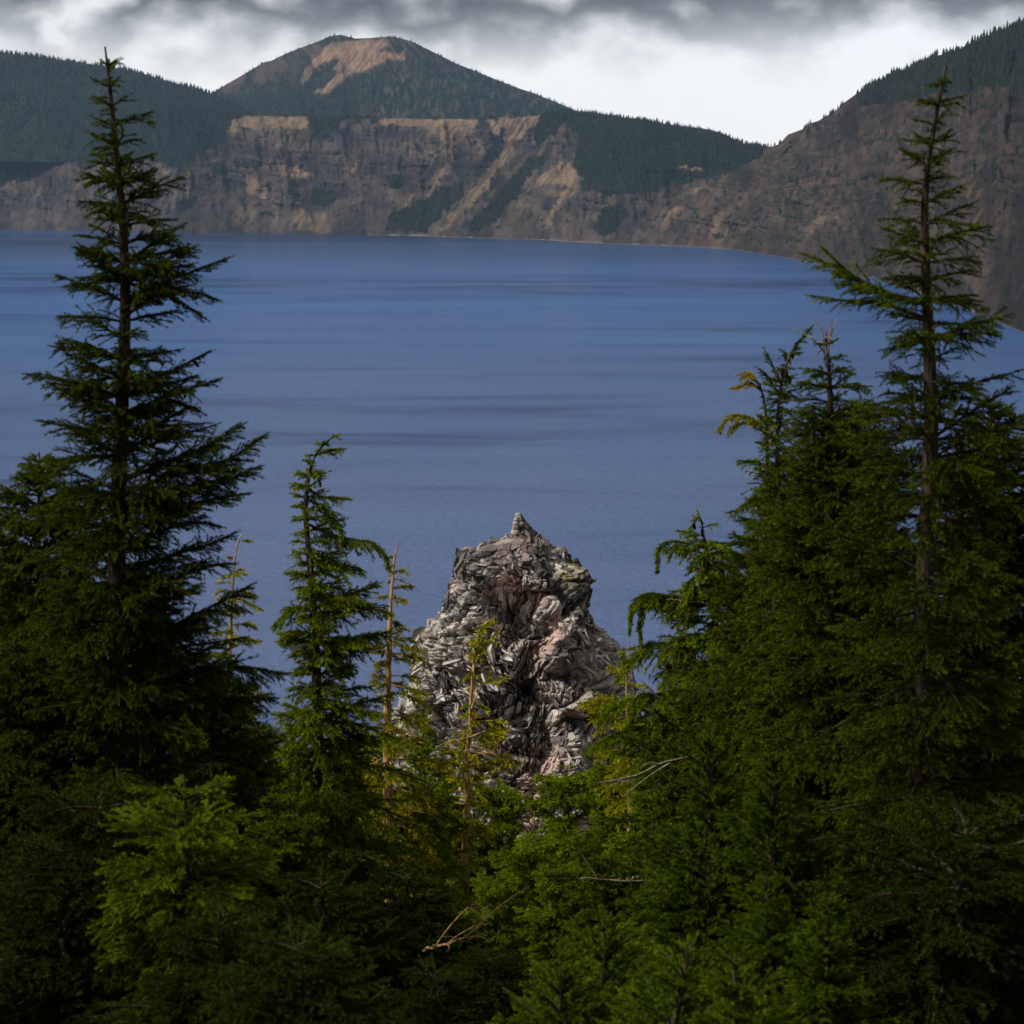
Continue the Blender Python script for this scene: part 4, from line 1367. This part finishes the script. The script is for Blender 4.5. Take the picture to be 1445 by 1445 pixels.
hemlock('hemlock', 'dark leaning hemlock hung with cones beside the yellow-tipped one',
        [(1138, 474), (1126, 480), (1116, 498), (1106, 525), (1099, 560), (1096, 620), (1094, 760), (1092, 1000)], 15,
        [(474, 3), (520, 14), (540, 20), (560, 8), (640, 20), (700, 30), (760, 45), (1000, 70)], [(474, 8), (500, 18), (540, 30), (640, 40), (1000, 80)],
        91, nb=150, rbase=0.05, clothe=2.2, col=DARKG, tip=MIDG, twig=0.16, fol0=0.05, hang=0.3,
        extra=[dict(pts=[(1104, 545), (1092, 520), (1082, 500)], twig=0.06, dens=0.8), dict(pts=[(1100, 560), (1085, 535), (1074, 524)], twig=0.06, dens=0.8), dict(pts=[(1112, 505), (1128, 482), (1140, 468)], twig=0.05)],
        cones=[(1119, 488), (1121, 496), (1110, 502), (1107, 512), (1115, 512), (1120, 520), (1117, 528), (1104, 520), (1112, 525), (1101, 530), (1105, 534), (1119, 536), (1125, 690), (1130, 686), (1116, 694), (1108, 640), (1112, 648), (1098, 590), (1100, 600), (1095, 625)])
hemlock('hemlock', 'broad hemlock with drooping cone-hung boughs right of the pinnacle',
        [(990, 733), (994, 760), (1002, 800), (1008, 860), (1012, 950), (1012, 1050), (1010, 1250)], 19,
        [(733, 12), (750, 34), (775, 52), (800, 34), (820, 24), (840, 62), (870, 70), (915, 90), (930, 110), (960, 140), (1000, 150), (1050, 160), (1075, 150), (1250, 170)],
        [(733, 10), (760, 50), (800, 70), (900, 110), (1000, 130), (1250, 150)],
        101, nb=250, rbase=0.10, col=MIDG * 0.9, tip=LITG, elev=(20, -5), droop=0.6, twig=0.26, fol0=0.05, hang=0.25, depth_k=0.8, clothe=1.6,
        extra=[dict(pts=[(1000, 775), (975, 768), (950, 764), (932, 772), (927, 800)], hang=0.7, twig=0.14, dens=1.5), dict(pts=[(992, 740), (985, 732), (975, 745)], twig=0.1), dict(pts=[(1008, 856), (960, 846), (920, 838), (894, 850), (888, 888)], hang=0.8, twig=0.18, dens=1.7),
               dict(pts=[(1005, 850), (960, 842), (920, 842), (904, 870), (905, 908)], hang=0.8, twig=0.16, dens=1.7), dict(pts=[(1006, 800), (980, 815), (970, 835), (968, 850)], hang=0.4), dict(pts=[(1010, 900), (960, 905), (910, 915), (885, 940), (872, 955)], twig=0.25, dens=1.5),
               dict(pts=[(1012, 960), (950, 975), (880, 990), (845, 1015)], twig=0.3, dens=1.4), dict(pts=[(1012, 1000), (930, 1020), (860, 1040), (830, 1062)], twig=0.3, dens=1.4)],
        cones=[(928, 800), (921, 790), (925, 808), (951, 796), (946, 798), (885, 874), (888, 882), (884, 889), (890, 868), (887, 896), (983, 744), (986, 750), (975, 836), (980, 832), (972, 846), (966, 870), (893, 880)],
        bare=[[(990, 850), (965, 848), (945, 845)], [(950, 1000), (925, 980), (905, 960)], [(1000, 1075), (930, 1082), (880, 1100), (842, 1104)], [(995, 1080), (930, 1095), (895, 1100), (860, 1108)]])
hemlock('hemlock', 'dense dark hemlock filling the right edge with a dead twiggy top',
        [(1164, 468), (1166, 490), (1170, 560), (1174, 700), (1178, 900), (1180, 1200), (1180, 1420)], 14,
        [(468, 6), (500, 22), (530, 46), (560, 66), (640, 95), (720, 105), (760, 115), (820, 124), (880, 130), (950, 135), (1050, 160), (1200, 200), (1420, 220)],
        [(468, 8), (520, 40), (600, 80), (700, 110), (800, 140), (1000, 180), (1420, 240)],
        111, nb=310, per_m=370, rbase=0.12, col=DARKG, tip=MIDG, elev=(25, -2), droop=0.3, twig=0.28, fol0=0.08, forward=0.8,
        bare=[[(1164, 505), (1162, 480), (1160, 462)], [(1167, 500), (1172, 475), (1174, 456)], [(1165, 500), (1150, 480), (1144, 476)]],
        cones=[(1135, 545), (1140, 690), (1128, 684), (1120, 696), (1145, 620), (1150, 628)])
hemlock('hemlock', 'tall near hemlock at far right reaching left over the lake with two sprays',
        [(1338, 92), (1322, 170), (1306, 300), (1312, 600), (1300, 900), (1300, 1420)], 12,
        [(60, 6), (200, 40), (300, 60), (340, 70), (440, 80), (500, 70), (600, 120), (800, 160), (1420, 220)],
        [(60, 6), (200, 50), (340, 90), (600, 130), (1000, 180), (1420, 220)],
        121, nb=220, per_m=330, rbase=0.10, col=DARKG, tip=MIDG, elev=(25, 0), droop=0.25, twig=0.26,
        extra=[dict(pts=[(1308, 430), (1250, 415), (1200, 385), (1166, 355)], twig=0.2, hang=0.1, col=MIDG, tip=LITG), dict(pts=[(1270, 420), (1210, 395), (1175, 376), (1142, 362)], twig=0.14, hang=0.1, col=MIDG, tip=LITG), dict(pts=[(1308, 450), (1250, 430), (1190, 424), (1152, 419)], twig=0.14, hang=0.1, col=MIDG, tip=LITG)])
hemlock('hemlock', 'big dark hemlock at the left edge with upswept sprays over the lake',
        [(150, 66), (160, 160), (176, 400), (164, 800), (172, 1420)], 13,
        [(60, 6), (200, 50), (400, 90), (700, 130), (1000, 150), (1420, 190)],
        [(60, 6), (160, 40), (240, 60), (270, 86), (300, 70), (340, 90), (385, 96), (430, 90), (460, 60), (500, 80), (540, 100), (575, 84), (595, 80), (620, 130), (650, 150), (690, 140), (735, 115), (757, 88), (775, 120), (830, 140), (900, 180), (950, 210), (1000, 190), (1200, 170), (1420, 160)],
        131, nb=330, per_m=380, rbase=0.10, col=DARKG, tip=MIDG, elev=(25, 8), droop=0.2, twig=0.24, fol0=0.08,
        extra=[dict(pts=[(170, 440), (230, 400), (275, 382), (314, 367)], twig=0.16, hang=0.05), dict(pts=[(170, 450), (230, 412), (270, 412), (300, 421)], twig=0.14, hang=0.05), dict(pts=[(170, 440), (220, 410), (262, 432), (284, 446)], twig=0.1, hang=0.05),
               dict(pts=[(170, 560), (230, 530), (265, 512), (290, 500)], twig=0.12, hang=0.05), dict(pts=[(170, 600), (230, 560), (265, 550), (301, 538)], twig=0.16, hang=0.05), dict(pts=[(170, 600), (230, 570), (262, 572), (280, 580)], twig=0.1, hang=0.05),
               dict(pts=[(170, 680), (240, 650), (290, 630), (335, 604)], twig=0.26, hang=0.05, dens=1.5), dict(pts=[(172, 700), (240, 670), (310, 655), (368, 618)], twig=0.28, hang=0.05, dens=1.6), dict(pts=[(172, 730), (240, 700), (310, 680), (358, 662)], twig=0.26, hang=0.05, dens=1.5),
               dict(pts=[(172, 750), (240, 720), (300, 705), (340, 698)], twig=0.22, hang=0.05, dens=1.4), dict(pts=[(172, 770), (240, 745), (280, 738), (305, 742)], twig=0.18, hang=0.05), dict(pts=[(172, 810), (240, 785), (290, 770), (325, 755)], twig=0.2, hang=0.05),
               dict(pts=[(172, 850), (240, 820), (290, 800), (320, 796)], twig=0.25, hang=0.05), dict(pts=[(172, 930), (250, 880), (310, 850), (350, 828)], twig=0.28, dens=1.4), dict(pts=[(172, 990), (260, 950), (330, 940), (396, 950)], twig=0.3, dens=1.5), dict(pts=[(172, 1020), (260, 990), (330, 985), (380, 985)], twig=0.3, dens=1.5)],
        cones=[(275, 430), (266, 498), (273, 562), (268, 556)])

# ---- low trees of the ridge and the saplings at the viewpoint
UG = 'young hemlocks filling the slope below the view'
PROTO = {
    # kind: label, x, top row, d, half width px, colours, roundness, seed, needles per metre
    'round': ('rounded bushy hemlock crown below the foot of the pinnacle', 800, 1080, 29, 78, MIDG, LITG, 0.5, 201, 430),
    'green': ('full green hemlock right of the thin orange trunk', 596, 1004, 25.5, 84, MIDG, LITG * 1.1, 0.2, 203, 430),
    'dark': ('dark hemlock filling the gap below the bent-topped one', 500, 1040, 25, 110, DARKG, MIDG, 0.28, 204, 430),
    'shade': ('dark shaded hemlock at the bottom left of centre', 455, 1240, 12, 120, DARKG * 0.6, DARKG * 0.8, 0.28, 217, 400),  # needle colours darkened to paint in the shade along the bottom
    'lime': ('lime green hemlock spray at the lower left edge', 262, 1092, 10.5, 112, MIDG * 0.85, LITG * 0.68, 0.28, 206, 400),
    'feather': ('feathery upswept sapling below the drooping boughs', 1000, 1036, 11.5, 105, BLUEG, MIDG, 0.1, 208, 420),
    'plume': ('feathery sapling at the bottom right of centre', 850, 1290, 10, 92, BLUEG * 0.95, LITG * 0.66, 0.1, 212, 420),
    'wall': ('tall full dark hemlock behind the dead-topped one', 1118, 640, 16.5, 135, DARKG, MIDG, 0.28, 229, 430),
}
built = {}
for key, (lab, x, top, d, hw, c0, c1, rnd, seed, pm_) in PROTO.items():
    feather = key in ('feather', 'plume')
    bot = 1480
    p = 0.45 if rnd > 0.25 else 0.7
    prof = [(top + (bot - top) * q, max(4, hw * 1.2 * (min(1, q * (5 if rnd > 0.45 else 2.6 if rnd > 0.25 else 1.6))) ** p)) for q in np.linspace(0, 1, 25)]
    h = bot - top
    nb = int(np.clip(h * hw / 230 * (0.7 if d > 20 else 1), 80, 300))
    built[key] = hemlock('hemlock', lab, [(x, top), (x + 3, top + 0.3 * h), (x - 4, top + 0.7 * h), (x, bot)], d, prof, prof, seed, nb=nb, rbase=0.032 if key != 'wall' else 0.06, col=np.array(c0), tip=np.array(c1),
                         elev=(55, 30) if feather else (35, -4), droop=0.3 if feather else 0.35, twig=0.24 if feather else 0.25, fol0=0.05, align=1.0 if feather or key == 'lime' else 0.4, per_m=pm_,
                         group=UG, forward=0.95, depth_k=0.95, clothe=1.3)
COPIES = [
    ('round', 'small bushy hemlock between the bent sapling and the rounded crown', 706, 1100, 27.5, 0.9),
    ('round', 'low bushy hemlock right of the rounded crown', 880, 1062, 27, 1.0),
    ('round', 'low bush in front of the rounded crown, over the stony ground', 752, 1178, 25, 1.1),
    ('round', 'bush on the stony ground right of the bent trunk foot', 700, 1232, 22, 1.1),
    ('round', 'bush below the rounded crown, left of the short grey stick', 790, 1222, 21, 1.1),
    ('green', 'small green hemlock behind the bent sapling on its left', 628, 1046, 27.5, 0.9),
    ('green', 'green hemlock with a pale dead bough across it', 912, 1090, 24, 1.2),
    ('green', 'green hemlock left of the thin orange trunk', 522, 1072, 26, 1.0),
    ('dark', 'dark shaded hemlock below the big left hemlock', 385, 1030, 19.5, 0.9),
    ('dark', 'dark hemlock behind the lime spray and the big left hemlock', 306, 985, 16.5, 0.95),
    ('dark', 'dark hemlock against the trunk of the big left hemlock, below its longest sprays', 258, 915, 15.5, 1.0),
    ('dark', 'dark hemlock between the lime spray and the bent-topped hemlock', 392, 1140, 14.5, 1.0),
    ('dark', 'soft green sapling right of the rust-brown twigs', 862, 1205, 16, 1.0),
    ('dark', 'hemlock straight under the broad drooping one', 960, 1165, 17, 1.0),
    ('dark', 'dark hemlock between the two feathery saplings and the drooping boughs', 1040, 900, 18.5, 1.1),
    ('dark', 'dark hemlock behind the broken branch, right of the orange trunk foot', 640, 1290, 17.5, 1.1),
    ('wall', 'full dark hemlock right of the dead-topped one, against the right edge', 1205, 560, 16, 1.0),
    ('wall', 'dark full hemlock behind the two feathery saplings on the right', 1075, 800, 17.5, 1.0),
    ('wall', 'dark hemlock at the far left, behind the big upswept one', 60, 640, 15, 1.0),
    ('wall', 'dark hemlock at the far right edge, behind the tall near one', 1410, 560, 16, 1.0),
    ('wall', 'dark hemlock left of the big left hemlock, lower than it', 20, 900, 13, 1.0),
    ('wall', 'dark hemlock just right of the tall near one, in front of it', 1350, 800, 13.5, 1.0),
    ('wall', 'dark hemlock behind the trunk of the big left hemlock', 190, 790, 17, 0.75),
    ('wall', 'dark hemlock beyond the right-hand end of the row', 1640, 500, 16, 1.1),
    ('wall', 'low wide hemlock beyond the right-hand end of the row', 1900, 640, 20, 1.2),
    ('wall', 'dark hemlock beyond the left-hand end of the row', -210, 520, 16, 1.1),
    ('wall', 'low wide hemlock beyond the left-hand end of the row', -460, 640, 20, 1.2),
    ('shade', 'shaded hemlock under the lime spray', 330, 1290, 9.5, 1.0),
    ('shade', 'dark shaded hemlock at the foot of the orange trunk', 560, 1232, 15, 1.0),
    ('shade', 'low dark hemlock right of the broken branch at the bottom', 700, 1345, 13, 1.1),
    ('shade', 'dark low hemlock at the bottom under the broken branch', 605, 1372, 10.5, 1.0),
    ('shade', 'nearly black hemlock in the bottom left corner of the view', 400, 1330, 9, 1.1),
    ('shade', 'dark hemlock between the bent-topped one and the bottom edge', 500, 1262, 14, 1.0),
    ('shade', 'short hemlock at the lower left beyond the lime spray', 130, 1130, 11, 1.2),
    ('shade', 'short hemlock at the lower right beyond the corner sapling', 1340, 1150, 11, 1.2),
    ('feather', 'bluish feathery sapling against the dense dark tree', 1092, 1058, 11, 1.0),
    ('feather', 'dark sapling low in front of the dense right-hand tree', 1085, 1235, 9.5, 1.1),
    ('feather', 'dark bluish sapling in the bottom right corner', 1170, 1262, 9, 1.1),
    ('feather', 'feathery sapling left of the lowest right saplings, under the first feathery one', 945, 1170, 12, 1.0),
    ('plume', 'light feathery sapling lowest in the middle of the picture', 785, 1345, 9.5, 1.0),
    ('plume', 'sapling at the bottom edge right of the lightest feathery one', 965, 1335, 9, 1.1),
    ('plume', 'feathery sapling at the bottom edge before the dark right-hand saplings', 1045, 1345, 8.5, 1.1),
]
rngc = np.random.default_rng(77)
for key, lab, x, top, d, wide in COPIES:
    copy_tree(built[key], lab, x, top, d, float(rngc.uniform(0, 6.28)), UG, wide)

# ---- dead wood lying in the trees
def dead_branch(label, pts, d, r0, seed, twigs=12, mat=None):
    rng = np.random.default_rng(seed)
    ep = resample(np.array([P(x, y, d + q) for x, y, q in pts]), 16)
    ep += rng.normal(0, 0.008, ep.shape)
    forks, rad = [ep], [np.linspace(r0, r0 * 0.25, 16)]
    for k in range(twigs):
        i = rng.integers(5, 15)
        dv_ = unit(unit(ep[min(i + 1, 15)] - ep[i - 1]) + rng.normal(0, 0.6, 3) + np.array((0, 0, 0.45)))
        L = rng.uniform(0.12, 0.5)
        q = np.linspace(0, 1, 16)[:, None]
        forks.append(ep[i] + q * dv_ * L + q ** 2 * rng.normal(0, 0.06, 3))
        rad.append(np.linspace(r0 * 0.35, 0.002, 16))
    a, f_ = tubes(np.array(forks), np.array(rad), 6)
    o = ep[0].copy()
    ob = link('dead_branch', raw_mesh('dead_branch', a - o, f_, smooth=True), mat or M_DEAD, loc=o)
    tag(ob, label, 'branch')


dead_branch('broken tan branch with upturned twigs below the bent sapling', [(600, 1340, 0.35), (625, 1332, 0), (645, 1327, -0.1), (668, 1316, -0.2), (692, 1298, -0.2)], 14.2, 0.014, 5, 12, M_TAN)
dead_branch('long pale dead bough across the green hemlock below the drooping boughs', [(1020, 1060, 1.2), (985, 1066, 0.6), (930, 1080, 0.1), (890, 1098, -0.1), (842, 1106, -0.3)], 17.3, 0.02, 6, 5)
dead_branch('short grey dead stick left of the soft green sapling', [(900, 1238, 0.6), (884, 1240, 0.2), (850, 1241, 0), (820, 1240, 0)], 14.5, 0.010, 7, 2)
